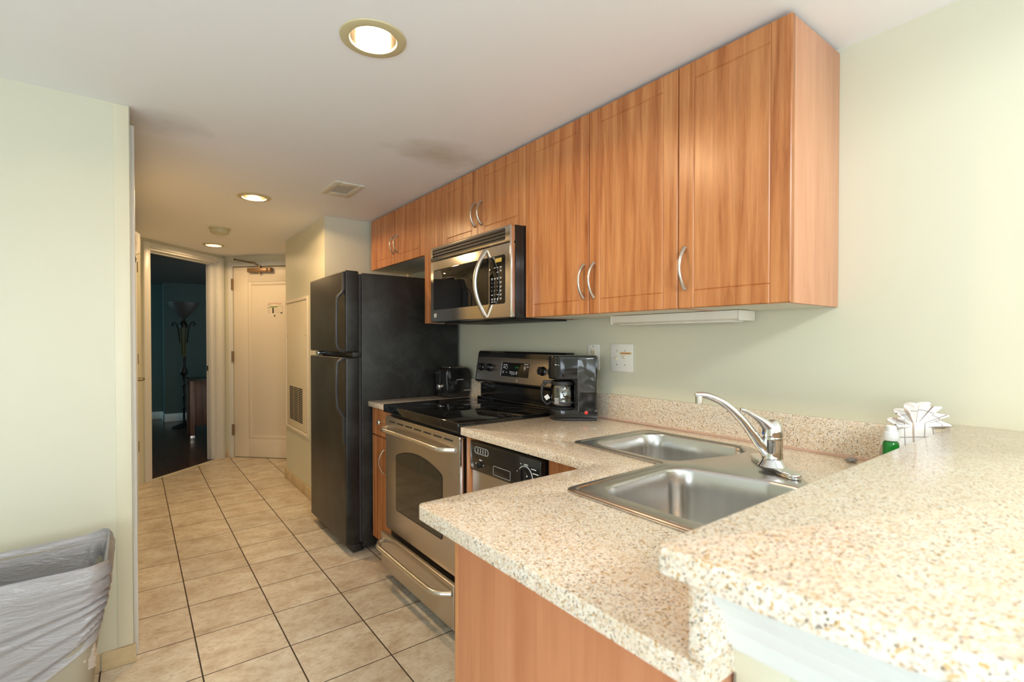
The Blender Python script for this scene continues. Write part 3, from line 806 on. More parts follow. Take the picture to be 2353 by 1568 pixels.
ZT, ZB, ZM = 2.112, 1.338, 1.752
wall_cab('single-door cherry wall cabinet with the pinkish side panel, at the open end of the row', .616, .9645, ZB, ZT, [(.614, .9643, .938)])
wall_cab('tall two-door cherry wall cabinet between the microwave and the single-door cabinet', .9655, 1.752, ZB, ZT, [(.9643, 1.360, 1.333), (1.360, 1.7525, 1.387)])
wall_cab('short two-door cherry cabinet above the microwave', 1.753, 2.5128, ZM, ZT, [(1.7525, 2.1412, 2.104), (2.1412, 2.513, 2.163)])
wall_cab('narrow cherry filler cabinet between microwave and fridge cabinet', 2.5138, 2.7275, ZB, ZT, [(2.513, 2.728, None)])
wall_cab('short two-door cherry cabinet over the black fridge', 2.7285, 3.578, ZM, ZT, [(2.728, 3.157, 3.110), (3.157, 3.578, 3.172)])

# under-cabinet light
ul = thing('undercabinet_light', 'slim white under-cabinet light below the tall wall cabinets', 'light fixture', (1.65, 1.142, 1.3375))
u1 = MB(); u1.prism([(1.600, 1.337), (1.70, 1.337), (1.70, 1.304), (1.612, 1.304), (1.600, 1.310)], 'y', .865, 1.419, .002); u1.build('housing', M['fixture'], ul)
u2 = MB(); u2.box(1.615, 1.695, .90, 1.39, 1.2995, 1.304, .002); u2.build('diffuser', M['plate'], ul)
u3 = MB(); u3.box(1.5975, 1.7015, .862, .8655, 1.303, 1.337, .001); u3.build('end_cap', M['fixture'], ul); u3 = MB(); u3.box(1.5975, 1.7015, 1.4185, 1.422, 1.303, 1.337, .001); u3.build('end_cap', M['fixture'], ul)

# base cabinets
bcab = thing('base_cabinet', 'narrow cherry base cabinet with one drawer and one door between fridge and stove', 'cabinet', (1.40, 2.67, 0))
m = MB(); m.box(XB+.021, XW-.03, 2.512, 2.808, .09, .8515); m.box(XB+.08, XW-.03, 2.512, 2.808, .001, .09); m.build('carcass', M['wood_side'], bcab)
dw_ = door_x(bcab, 2.512, 2.808, .694, .846, XB, st=.05, rail=.035, name='drawer')
k = MB(); k.lathe([(.006, 0), (.006, -.012), (.014, -.018), (.016, -.024), (.012, -.030), (0, -.031)], (XB+.001, 2.66, .779), 20, 'x'); k.build('knob', M['nickel'], dw_)
d_ = door_x(bcab, 2.512, 2.808, .095, .688, XB, st=.05); pull(d_, 2.635, .495, .626, XB)

sb = thing('sink_base_cabinet', 'cherry corner sink cabinet with a knobbed door next to the dishwasher', 'cabinet', (1.45, 1.11, 0))
m = MB(); m.box(1.125, XW-.03, .985, 1.258, .09, .66); m.box(1.125, 1.14, .985, 1.258, .66, .8515); m.box(1.18, XW-.03, .985, 1.258, .001, .09); m.build('carcass', M['wood_side'], sb)
d_ = door_x(sb, .99, 1.258, .095, .838, XB, st=.058)
k = MB(); k.lathe([(.006, 0), (.006, -.012), (.013, -.018), (.015, -.024), (.011, -.030), (0, -.031)], (XB+.001, 1.215, .772), 20, 'x'); k.build('knob', M['nickel'], d_)
fp = MB(); fp.box(1.082, 1.70, 1.7065, 1.736, .001, .8515, .001)
solo(fp, 'filler_panel', M['wood'], 'narrow cherry filler panel between stove and dishwasher', 'panel', loc=(1.39, 1.72, 0))

# peninsula cabinet: plain end panel facing the viewpoint, doors on the kitchen side seen edge-on
pc = thing('peninsula_cabinet', 'cherry peninsula base cabinet with a plain end panel under the sink counter', 'cabinet', (.9, .6, 0))
m = MB(); m.box(.505, .523, .305, .842, .002, .852, .001); m.build('end_panel', M['wood_end'], pc)
m = MB(); m.box(.524, 1.10, .305, .325, .002, .85); m.box(.524, 1.10, .325, .838, .09, .11); m.box(.524, 1.10, .325, .780, .002, .09); m.build('carcass', M['wood_side'], pc)
m = MB(); m.box(.524, 1.10, .822, .838, .80, .85); m.build('top_rail', M['wood_side'], pc)


def door_y(parent, x0, x1, z0, z1, yf=.861, t=.019, name='door'):
    m = MB(); m.box(x0+.0015, x1-.0015, yf-t, yf, z0, z1, .003); return m.build(name, M['wood'], parent)


door_y(pc, .506, .80, .46, .848); door_y(pc, .506, .80, .205, .456, name='drawer'); door_y(pc, .506, .80, .095, .201, name='drawer'); door_y(pc, .80, 1.10, .095, .848)

# ------------------------------------------------------------------ countertops
ct = MB()
outer = [(.482, .3), (XW-.021, .3), (XW-.021, 1.742), (1.052, 1.742), (1.052, .978), (.482, .978)]
outer = fillet(outer, [0, 0, 0, .012, .03, .018], 4)
SINK = [(1.198, 1.247), (1.611, 1.247), (1.611, .826), (1.234, .449), (.800, .449), (.800, .862), (1.188, .872)]   # rim outline
SR = [.035, .035, .06, .06, .035, .035, .03]


def poly_hole_slab(mb, outer, holes, z0, z1, b=0.0):
    """slab with holes via triangle fill"""
    t = bmesh.new(); loops = []
    for lp in [outer]+holes:
        vv = [t.verts.new((p[0], p[1], z1)) for p in lp]
        loops.append([t.edges.new((vv[i], vv[(i+1) % len(vv)])) for i in range(len(vv))])
    bmesh.ops.triangle_fill(t, use_beauty=True, use_dissolve=False, edges=t.edges[:])
    ext = bmesh.ops.extrude_face_region(t, geom=t.faces[:])
    for v in ext['geom']:
        if isinstance(v, bmesh.types.BMVert): v.co.z = z0
    bmesh.ops.recalc_face_normals(t, faces=t.faces)
    if b > 0:
        # outer rim edges only
        ed = []
        for e in t.edges:
            if len(e.link_faces) == 2 and abs(e.link_faces[0].normal.dot(e.link_faces[1].normal)) < .2 and abs(e.verts[0].co.z-e.verts[1].co.z) < 1e-6:
                ed.append(e)
        bmesh.ops.bevel(t, geom=ed, offset=b, segments=3, profile=.5, affect='EDGES', clamp_overlap=True)
    return mb._merge(t)


def inset(poly, d):
    out = []; k = len(poly)
    ar = sum(poly[i][0]*poly[(i+1) % k][1]-poly[(i+1) % k][0]*poly[i][1] for i in range(k))
    sg = 1 if ar > 0 else -1
    for i in range(k):
        p0, p, p1 = Vector(poly[i-1]), Vector(poly[i]), Vector(poly[(i+1) % k])
        e0, e1 = (p-p0).normalized(), (p1-p).normalized(); n0, n1 = Vector((-e0.y, e0.x))*sg, Vector((-e1.y, e1.x))*sg
        bs = (n0+n1).normalized(); out.append(tuple(p+bs*(d/max(.3, bs.dot(n0)))))
    return out


hole = fillet(inset(SINK, .012), [max(.01, r-.008) for r in SR], 5)
poly_hole_slab(ct, outer, [hole], CT-.030, CT, .004)
solo(ct, 'sink_countertop', M['granite'], 'L-shaped speckled granite countertop holding the corner sink', 'countertop', loc=(1.1, 1.0, CT-.030), ang=30)
c2_ = MB(); c2_.box(1.085, XW-.021, 2.510, 2.826, CT-.030, CT, .003)
solo(c2_, 'small_countertop', M['granite'], 'small granite countertop between stove and fridge under the toaster', 'countertop', loc=(1.4, 2.67, CT-.03))
bs = MB(); bs.box(XW-.021, XW-.0005, .300, 1.742, CT-.028, .9935, .002)
solo(bs, 'backsplash', M['granite'], 'long granite backsplash strip on the wall behind the sink', 'backsplash', loc=(XW-.01, 1.0, CT))
bs = MB(); bs.box(XW-.021, XW-.0005, 2.510, 2.826, CT-.028, .9935, .002)
solo(bs, 'backsplash', M['granite'], 'short granite backsplash behind the toaster', 'backsplash', loc=(XW-.01, 2.67, CT))
bs = MB(); bs.box(.488, XW-.0215, .2785+.0205, .2785+.0415, CT+.0004, .9838, .002)
solo(bs, 'backsplash', M['granite'], 'granite backsplash slab standing against the bar half wall', 'backsplash', loc=(1.1, .31, CT))
cq = MB(); cq.prism([(XW-.021, CT+.0003), (XW-.0275, CT+.0003), (XW-.021, CT+.007)], 'y', .325, 1.74)
solo(cq, 'caulk_line', M['caulk'], 'thin pinkish caulk bead along the sink backsplash joint', 'caulk', loc=(XW-.02, 1.0, CT))
bt = MB()
bpoly = [(.446, .336), (.452, .22), (.463, .12), (.480, .05), (.505, -.03), (.54, -.10), (.60, -.15), (.70, -.175), (XW-.0005, -.175), (XW-.0005, .336)]
bt.prism(fillet(bpoly, [.012, 0, 0, 0, 0, 0, 0, 0, 0, 0], 4), 'z', BAR-.030, BAR, .004, 3)
solo(bt, 'bar_top', M['granite'], 'raised granite bar top on the half wall with white crown moulding', 'countertop', loc=(1.1, .08, BAR-.03), ang=30)

# ------------------------------------------------------------------ sink (two bowls set corner-wise)
sk_ = thing('corner_sink', 'stainless steel double-bowl corner sink set into the granite', 'sink', (1.2, .85, CT))
BOWL1 = [(1.243, 1.203), (1.585, 1.203), (1.585, .845), (1.545, .800), (1.46, .800), (1.228, .862)]
BOWL2 = [(1.188-(y-.872), .872-(x-1.188)) for x, y in BOWL1][::-1]
BR1 = [.075, .07, .06, .06, .05, .07]; BR2 = BR1[::-1]
rim = MB(); zt = CT+.0035
fo = fillet(SINK, SR, 6); f1_ = fillet(BOWL1, BR1, 8); f2_ = fillet(BOWL2, BR2, 8)
poly_hole_slab(rim, fo, [f1_, f2_], CT+.0004, zt, .0015)
# raised bead just inside the rim edge
bead = fillet(inset(SINK, .016), [max(.01, r-.01) for r in SR], 6)
bead = bead[3*7+6:]+bead[:2*7+1]   # the side behind the faucet has none
rim.tube([(p[0], p[1], zt+.0002) for p in bead], [(.0022, .007)]*len(bead), 8, upv=(0, 0, 1))
rim.build('deck', M['sink'], sk_, ang=40)


def bowl(poly, rad, name):
    m = MB(); t = bmesh.new(); rings = []
    c = Vector((sum(p[0] for p in poly)/len(poly), sum(p[1] for p in poly)/len(poly)))
    for dz, sc in ((zt-.0003, 0), (zt-.003, .004), (zt-.009, .007), (CT-.05, .010), (CT-.13, .016), (CT-.155, .024), (CT-.168, .042), (CT-.172, .07)):
        pp = fillet(inset(poly, sc), [max(.02, r-sc*.4) for r in rad], 8)
        rings.append([t.verts.new((p[0], p[1], dz)) for p in pp])
    k = len(rings[0])
    for a, b in zip(rings, rings[1:]):
        for j in range(k): t.faces.new((a[j], a[(j+1) % k], b[(j+1) % k], b[j]))
    ce_ = t.verts.new((c.x, c.y, CT-.176))
    for j in range(k): t.faces.new((rings[-1][j], rings[-1][(j+1) % k], ce_))
    bmesh.ops.recalc_face_normals(t, faces=t.faces)
    for f in t.faces: f.normal_flip()
    m._merge(t); b = m.build(name, M['sink'], sk_, ang=60)
    d = MB(); d.lathe([(.043, .0), (.043, .003), (.034, .004), (.030, -.002), (0, -.004)], (c.x, c.y, CT-.1745), 28); d.build('drain', M['bright'], b)


bowl(BOWL1, BR1, 'bowl'); bowl(BOWL2, BR2, 'bowl')

# ------------------------------------------------------------------ faucet
fa = thing('faucet', 'chrome single-lever kitchen faucet on the corner of the sink', 'faucet', (1.385, .648, zt))
pd = Vector((.66, .75, 0)).normalized(); pn = Vector((-pd.y, pd.x, 0)); fc = Vector((1.395, .652, 0))
pm = Matrix(((pd.x, pn.x, 0, fc.x), (pd.y, pn.y, 0, fc.y), (0, 0, 1, 0), (0, 0, 0, 1)))
m = MB()
el_ = [(.128*(abs(math.cos(a))**.75)*math.copysign(1, math.cos(a)), .031*(abs(math.sin(a))**.8)*math.copysign(1, math.sin(a))) for a in [2*PI*i/40 for i in range(40)]]
m.prism(el_, 'z', zt+.0003, zt+.014, .005, 3, pm); m.build('base_plate', M['chrome'], fa)
fx, fy = 1.366, .643
m = MB(); m.lathe([(.036, zt+.013), (.030, zt+.022), (.0255, zt+.030), (.0265, zt+.033), (.0265, zt+.036), (.0252, zt+.038), (.0254, zt+.050), (.0255, zt+.082), (.0258, zt+.083), (.0258, zt+.089), (.025, zt+.091), (.025, zt+.092), (0, zt+.092)], (fx, fy, 0), 36); m.build('body', M['chrome'], fa)
sp = [(1.352, .652, .935), (1.342, .657, .948), (1.330, .666, .967), (1.318, .674, .987), (1.298, .689, 1.020), (1.275, .707, 1.050), (1.253, .724, 1.071), (1.226, .744, 1.086), (1.210, .756, 1.0895), (1.200, .764, 1.089)]
sp.append((1.196, .767, 1.087)); sp_, sr_ = smooth(sp, [(.016, .011), (.0150, .0105), (.0138, .010), (.0126, .010), (.0112, .010), (.0102, .010), (.0094, .010), (.0086, .0098), (.0082, .0096), (.0075, .009), (.003, .004)])
m = MB(); m.tube(sp_, sr_, 18, upv=(0, 0, 1)); spo = m.build('spout', M['chrome'], fa)
m = MB(); m.cyl((1.205, .760, 1.087), (1.205, .760, 1.066), .0095, 18); m.build('aerator', M['chrome'], spo)
hd = Vector((1.298-fx, .689-fy, 0)).normalized()
m = MB()
m.lathe([(.0262, zt+.0925), (.0266, zt+.100), (.025, zt+.114), (.019, zt+.128), (.010, zt+.136), (0, zt+.138)], (fx, fy, 0), 30)
lp_ = [(fx-hd.x*.004, fy-hd.y*.004, .988), (fx+hd.x*.010, fy+hd.y*.010, 1.002), (fx+hd.x*.028, fy+hd.y*.028, 1.018), (fx+hd.x*.048, fy+hd.y*.048, 1.0315), (fx+hd.x*.066, fy+hd.y*.066, 1.042), (fx+hd.x*.080, fy+hd.y*.080, 1.049), (fx+hd.x*.087, fy+hd.y*.087, 1.0512), (fx+hd.x*.0895, fy+hd.y*.0895, 1.0515)]; lr_ = [(.020, .024), (.017, .021), (.011, .015), (.0065, .010), (.0052, .0085), (.0058, .0085), (.0048, .007), (.0012, .002)]
lp_, lr_ = smooth(lp_, lr_); m.tube(lp_, lr_, 18, upv=(0, 0, 1))
hn = m.build('lever', M['chrome'], fa, ang=50)
m = MB(); m.cyl((fx+hd.x*.022, fy+hd.y*.022, .987), (fx+hd.x*.027, fy+hd.y*.027, .987), .004, 12); m.build('temperature_dot', M['blue'], hn, label='small blue cold-water dot')

# ------------------------------------------------------------------ stove
SY0, SY1 = 1.7445, 2.5085
sv = thing('stove', 'stainless and black electric range with a pulled-out bottom drawer', 'stove', (1.38, 2.126, 0))
m = MB(); m.box(1.088, 1.70, SY0+.003, SY1-.003, .03, .858, .002); m.box(1.13, 1.69, SY0+.02, SY1-.02, .001, .03); m.build('body', M['blackm'], sv)
m = MB(); m.box(1.046, 1.63, SY0, SY1, .8585, .9000, .006, 3); ck = m.build('cooktop', M['blackglass'], sv)
for cx_, cy_, r_ in ((1.20, 2.32, .075), (1.20, 1.93, .10), (1.47, 2.32, .10), (1.47, 1.93, .075)):
    m = MB(); m.lathe([(r_-.002, .9001), (r_-.002, .9004), (r_+.001, .9004), (r_+.001, .9001)], (cx_, cy_, 0), 48, close=False); m.build('burner_ring', M['burner'], ck)
DX = 1.058
def rr(m, y0, y1, z0, z1, r, x0, x1, b=.0, arch=0.0):
    pts = rrect(y0, y1, z0, z1, r)
    if arch:
        pts = []
        for i in range(17):
            t = i/16; y = y1+(y0-y1)*t; pts.append((y, z1-arch*(2*t-1)**2))
        pts += [(y0, z0+r*.3), (y0+r*.3, z0), (y1-r*.3, z0), (y1, z0+r*.3)]
        if arch > 0: pts = fillet(pts, [.02]+[0]*15+[.02, .01, .01, .01, .01], 3)
    m.prism(pts, 'x', x0, x1, b)
m = MB(); m.box(DX, 1.0875, SY0+.006, SY1-.002, .247, .8405, .005, 3); od = m.build('oven_door', M['steel'], sv)
m = MB(); m.box(DX-.0002, 1.086, SY0+.0045, SY0+.0095, .26, .83, .001); m.build('edge_trim', M['bright'], od)
m = MB(); rr(m, 1.892, 2.374, .370, .698, .03, DX-.0012, DX+.002, .0, .045); m.build('window_trim', M['blackm'], od)
m = MB(); rr(m, 1.898, 2.368, .376, .692, .03, DX-.0022, DX-.0008, .0, .045); m.build('oven_window', M['ovenglass'], od)
m = MB()
for i in range(7):
    y = SY0+.06+i*.096; m.box(DX-.0006, DX+.001, y, y+.075, .812, .819, .0)
m.build('vent_slots', M['dark'], od)
hz = .779
m = MB()
pts = []
for i in range(25):
    t = i/24; y = 1.790+(2.482-1.790)*t; e = min(t, 1-t)/.11; k_ = min(1, e); pts.append((DX-.052*math.sin(k_*PI/2)**.8, y, hz+.004*math.sin(PI*t)))
m.tube(pts, [(.0115, .0115)]*25, 14); m.tube([(DX+.001, 1.790, hz), pts[1]], .0125, 12); m.tube([(DX+.001, 2.482, hz), pts[-2]], .0125, 12); m.build('handle', M['nickel'], od)
WX = 1.028
m = MB(); m.box(WX, WX+.022, SY0+.006, SY1-.010, .050, .235, .004, 3); m.box(WX+.022, 1.09, SY0+.02, SY1-.02, .06, .20); dw = m.build('drawer', M['steel'], sv)
m = MB(); pts = []
for i in range(25):
    t = i/24; y = 1.768+(2.475-1.768)*t; e = min(t, 1-t)/.12; k_ = min(1, e); pts.append((WX-.055*math.sin(k_*PI/2)**.8, y, .196-.003*math.sin(PI*t)))
m.tube(pts, .0115, 14); m.tube([(WX+.001, 1.768, .196), pts[1]], .0125, 12); m.tube([(WX+.001, 2.475, .196), pts[-2]], .0125, 12); m.build('handle', M['nickel'], dw)
# back guard
m = MB(); m.box(1.655, 1.702, SY0+.004, SY1-.012, .899, 1.01, .004); m.box(1.63, 1.66, SY0+.004, SY1-.012, .896, .908, .004); m.build('back_riser', M['black'], sv)
m = MB()
prof = fillet([(1.618, 1.000), (1.645, 1.166), (1.655, 1.176), (1.703, 1.176), (1.703, .990), (1.640, .985)], [.008, .004, .01, .004, .004, .01], 3)
m.prism(prof, 'y', SY0, SY1-.006, .010, 3); bg = m.build('control_panel', M['black'], sv)
# frame of the slanted face
P0 = Vector((1.6185, 0, 1.004)); upg = Vector((1.645-1.618, 0, 1.166-1.000)).normalized(); ng = Vector((-upg.z, 0, upg.x))
def gm(off=0.0): return Matrix(((0, upg.x, ng.x, P0.x+ng.x*off), (-1, 0, 0, 0), (0, upg.z, ng.z, P0.z+ng.z*off), (0, 0, 0, 1)))
# local: x = -Y (rightwards), y = up the face, z = out of the face
def gbox(m, ya, yb, u0, u1, t0, t1, b=0.0): m.box(-yb, -ya, u0, u1, t0, t1, b, 2, gm())
m = MB(); m.prism(fillet([(-(SY1-.018), .004), (-(SY0+.01), .004), (-(SY0+.01), .138), (-(SY1-.018), .138)], .008, 4), 'z', -.001, .0012, .0005, 2, gm()); fa_ = m.build('fascia', M['steel'], bg)
m = MB(); gbox(m, 2.005, 2.245, .036, .112, .0005, .0022, .002); dp = m.build('display', M['blackglass'], bg)
m = MB(); gbox(m, 2.2445, 2.2475, .036, .112, .0005, .0024); m.build('display_edge', M['print'], dp)
def gpos(y, u, o): v = P0+upg*u+ng*o; return (v.x, y, v.z)
m = MB()
R_ = (0, -1, 0)
for y, u, wd in ((2.232, .098, .036), (2.23, .088, .014), (2.23, .081, .018), (2.232, .060, .012), (2.232, .053, .010), (2.168, .062, .014), (2.168, .054, .016), (2.112, .062, .012), (2.112, .056, .012), (2.112, .050, .012), (2.20, .056, .010), (2.050, .105, .038), (2.048, .092, .016), (2.048, .084, .016), (2.048, .077, .013), (2.024, .092, .014)):
    if y < 2.07 and u in (.105,): m.build('lettering', M['print'], dp); m = MB()
    gbox(m, y-wd, y, u, u+.0035, .0021, .0025)
m.build('lettering', M['print'], dp); m = MB()
for y, u, s_ in ((2.200, .086, .011), (2.145, .055, .010), (2.128, .056, .010)):
    m.lathe([(s_*.9, .0021), (s_*.9, .0026), (s_*.75, .0026), (s_*.75, .0021)], (0, 0, 0), 20, 'z', gm() @ Matrix.Translation((-y, u, 0)), close=False)
m.text('^', .012, gpos(2.149, .050, .0024), R_, upg); m.text('v', .011, gpos(2.132, .052, .0024), R_, upg)
m.build('button_outlines', M['print'], dp)
m = MB(); m.text('12:00', .014, gpos(2.128, .083, .0023), R_, upg); m.build('clock_digits', M['green_led'], dp)
m = MB(); m.text('2', .011, gpos(2.288, .085, .0014), R_, upg); m.build('indicator_mark', M['red'], bg)
m = MB(); m.text('2', .011, gpos(2.296, .044, .0014), R_, upg); m.build('indicator_mark', M['red'], bg)
for y in (2.446, 2.366, 1.896, 1.816):
    c = P0+upg*.078
    mt = gm() @ Matrix.Translation((-y, .078, 0))
    m = MB(); m.lathe([(.0235, .001), (.0235, .006), (.0205, .009), (.0195, .022), (.017, .026), (0, .027)], (0, 0, 0), 30, 'z', mt); m.box(-.0045, .0045, -.019, .019, .022, .033, .002, 2, mt); kb = m.build('knob', M['black'], bg)
m = MB(); m.lathe([(.0075, .001), (.0075, .0016), (0, .0016)], (0, 0, 0), 20, 'z', gm() @ Matrix.Translation((-2.10, .017, 0))); m.build('badge', M['nickel'], bg)

# ------------------------------------------------------------------ microwave
MY0, MY1, MX = 1.7565, 2.5085, 1.326
mw = thing('microwave', 'stainless over-the-range microwave with a bowed handle and black keypad', 'microwave', (1.52, 2.13, 1.335))
m = MB(); m.box(1.352, 1.71, MY0, MY1-.001, 1.3365, 1.7505, .002); m.build('body', M['black'], mw)
m = MB(); m.box(1.40, 1.69, MY0+.03, MY1-.03, 1.330, 1.3365, .001); m.build('underside_grille', M['blackm'], mw)
m = MB(); m.box(MX, 1.3525, MY0+.001, MY1-.002, 1.6755, 1.7505, .006, 3); tp = m.build('top_panel', M['steel_mw'], mw)
m = MB(); m.prism(rrect(1.800, 2.480, 1.686, 1.7415, .008), 'x', MX-.0006, MX+.002); vg = m.build('vent_grille', M['blackm'], tp)
m = MB()
for i in range(3):
    z = 1.698+i*.0155; m.tube([(MX-.0005, 1.803, z), (MX-.0005, 2.477, z)], (.0035), 8)
m.build('slats', M['black'], vg)
m = MB(); m.box(MX, 1.3525, MY0+.001, MY1-.002, 1.3375, 1.6725, .006, 3); md = m.build('door', M['steel_mw'], mw)
m = MB(); m.box(MX+.001, 1.3515, 1.9245, 1.9258, 1.34, 1.67); m.build('door_seam', M['dark'], md)
m = MB(); m.box(MX-.0002, MX+.02, MY0+.0005, MY0+.012, 1.345, 1.745, .004, 2); m.build('edge_trim', M['bright'], md)
m = MB(); m.prism(rrect(1.930, 2.470, 1.404, 1.623, .012), 'x', MX-.0012, MX+.002, .0004); m.build('window', M['blackglass'], md)
m = MB(); m.prism(rrect(1.800, 1.9235, 1.402, 1.623, .012), 'x', MX-.0012, MX+.002, .0004); kp = m.build('keypad', M['blackglass'], md)
m = MB(); m.box(MX-.0016, MX-.001, 1.826, 1.876, 1.593, 1.611); m.build('display', M['amber_led'], kp)
m = MB(); xk = MX-.0013
cols = (1.903, 1.881, 1.859, 1.832)
for r_ in range(3):
    for c_ in range(3): m.text(str(r_*3+c_+1), .0085, (xk, cols[c_]+.003, 1.498-r_*.018), (0, -1, 0), (0, 0, 1))
m.text('0', .0085, (xk, cols[1]+.003, 1.444), (0, -1, 0), (0, 0, 1))
m.build('digits', M['print'], kp); m = MB()
for z in (1.568, 1.552, 1.520, 1.500, 1.480, 1.462, 1.444, 1.426): m.box(xk-.0003, xk+.0002, 1.826, 1.840, z, z+.0035); m.box(xk-.0003, xk+.0002, 1.829, 1.838, z-.005, z-.003)
for y in (1.905, 1.883, 1.861):
    for z in (1.520, 1.426): m.box(xk-.0003, xk+.0002, y-.010, y+.002, z, z+.003); m.box(xk-.0003, xk+.0002, y-.008, y+.001, z-.005, z-.0025)
for y, z in ((1.883, 1.568), (1.861, 1.568), (1.861, 1.546), (1.905, 1.444), (1.861, 1.444), (1.905, 1.412), (1.883, 1.412)): m.box(xk-.0003, xk+.0002, y-.010, y+.003, z, z+.003)
m.build('lettering', M['print'], kp)
m = MB(); pts = []
for i in range(21):
    t = i/20; pts.append((MX-.062*math.sin(PI*t)**.9-.002, 1.951, 1.345+(1.660-1.345)*t))
m.tube(pts, [(.010, .0125) if 0 < i < 20 else (.008, .011) for i in range(21)], 14, upv=(1, 0, 0)); m.build('handle', M['nickel'], md)


def ge_badge(parent, pos, r, right, upd, ring, face, name='badge'):
    R, U = Vector(right), Vector(upd); N = R.cross(U)
    mt = Matrix(((R.x, U.x, N.x, pos[0]), (R.y, U.y, N.y, pos[1]), (R.z, U.z, N.z, pos[2]), (0, 0, 0, 1)))
    m = MB(); m.lathe([(r, -.001), (r, .0012), (0, .0012)], (0, 0, 0), 24, 'z', mt); b = m.build(name, face, parent)
    m = MB(); m.lathe([(r, .001), (r, .0018), (r*.86, .0018), (r*.86, .001)], (0, 0, 0), 24, 'z', mt, close=False)
    m.text('GE', r*1.05, Vector(pos)-U*r*.38+N*.0014, R, U, 'CENTER'); m.build('lettering', ring, b)


ge_badge(md, (MX-.0005, 2.452, 1.373), .013, (0, -1, 0), (0, 0, 1), M['ink'], M['print'])

# ------------------------------------------------------------------ dishwasher
dwx = 1.085
di = thing('dishwasher', 'black and stainless dishwasher half hidden behind the peninsula', 'dishwasher', (1.38, 1.482, 0))
m = MB(); m.box(dwx+.03, 1.68, 1.262, 1.704, .09, .835, .002); m.box(dwx+.09, 1.68, 1.275, 1.69, .001, .09); m.build('tub', M['blackm'], di)
m = MB(); m.box(dwx+.002, dwx+.030, 1.2635, 1.7025, .10, .7145, .003); m.build('door_panel', M['steel'], di)
m = MB(); m.box(dwx-.008, dwx+.030, 1.2625, 1.7045, .7165, .8345, .008, 3); cp = m.build('control_panel', M['black'], di)
cx_ = dwx-.0082
m = MB(); pts_ = rrect(1.572, 1.664, .790, .815, .0115); m.tube([(cx_, y, z) for y, z in pts_]+[(cx_, *pts_[0])], .0022, 8)
m.build('latch', M['printg'], cp)
m = MB()
for i in range(4): m.box(cx_-.001, cx_+.001, 1.590+i*.017, 1.592+i*.017, .794, .811)
m.build('latch_ribs', M['print'], cp)
m = MB(); pts_ = rrect(1.432, 1.538, .729, .762, .002, 2); m.tube([(cx_, y, z) for y, z in pts_]+[(cx_, *pts_[0])], .0012, 6); m.build('window_outline', M['printg'], cp)
m = MB(); m.lathe([(.041, .001), (.041, -.002), (.0385, -.002), (.0385, .001)], (cx_, 1.344, .760), 36, 'x', close=False); m.build('dial_ring', M['print'], cp); m = MB()
for y, z, wd in ((1.392, .772, .022), (1.394, .765, .020), (1.352, .8035, .022), (1.348, .797, .016), (1.372, .802, .005), (1.312, .795, .026), (1.304, .781, .030), (1.298, .763, .026), (1.300, .744, .028), (1.634, .765, .019), (1.66, .748, .005), (1.608, .748, .005)):
    if wd == .019: m.build('dial_lettering', M['print'], cp); m = MB()
    m.box(cx_-.0004, cx_+.0004, y-wd, y, z, z+.0035)
m.build('latch_lettering', M['print'], cp)
m = MB(); m.lathe([(.036, .0), (.035, -.010), (.031, -.018), (0, -.019)], (cx_, 1.344, .760), 36, 'x'); m.box(cx_-.026, cx_-.012, 1.340, 1.348, .728, .792, .002); m.build('dial', M['black'], cp)
m = MB(); m.lathe([(.011, .0), (.010, -.006), (0, -.007)], (cx_, 1.6335, .745), 20, 'x'); m.box(cx_-.014, cx_-.004, 1.630, 1.637, .737, .753, .001); m.build('latch_knob', M['blackm'], cp)
ge_badge(cp, (cx_, 1.682, .737), .009, (0, -1, 0), (0, 0, 1), M['print'], M['black'])

# ------------------------------------------------------------------ refrigerator
FY0, FY1, FD = 2.832, 3.545, .958
fr = thing('refrigerator', 'black textured top-freezer refrigerator beside the small counter', 'refrigerator', (1.37, 3.19, 0))
m = MB(); m.box(1.052, 1.70, FY0, FY1, .028, 1.6275, .006, 3); m.build('body', M['fridge'], fr)
m = MB(); m.box(1.036, 1.052, FY0+.010, FY1-.010, .06, 1.620); m.build('gasket', M['gasket'], fr)
m = MB(); m.box(1.0, 1.05, FY0+.01, FY1-.01, .008, .052, .003); m.build('kick_grille', M['blackm'], fr)
for y in (FY0+.05, FY1-.05):
    m = MB(); m.lathe([(.020, 0), (.020, .012), (.012, .014), (.012, .03)], (1.06, y, 0), 18); m.build('foot', M['fhandle'], fr)


def fridge_door(name, z0, z1, hp):
    m = MB(); m.box(FD, 1.037, FY0+.001, FY1, z0, z1, .009, 3); d = m.build(name, M['fridge'], fr)
    m = MB()
    for a, b in zip(hp, hp[1:]): pass
    m.prism(hp, 'y', FY0+.008, FY0+.026, .003, 2); m.build('handle', M['fhandle'], d)
    return d


def handle_poly(cl, th):
    """closed XZ outline of a strip following centreline cl with thickness th"""
    L, R = [], []
    for i, p in enumerate(cl):
        a = Vector(cl[max(0, i-1)]); b = Vector(cl[min(len(cl)-1, i+1)]); d = (b-a).normalized(); nn = Vector((-d.y, d.x))
        L.append(tuple(Vector(p)+nn*th[i]/2)); R.append(tuple(Vector(p)-nn*th[i]/2))
    return L+R[::-1]


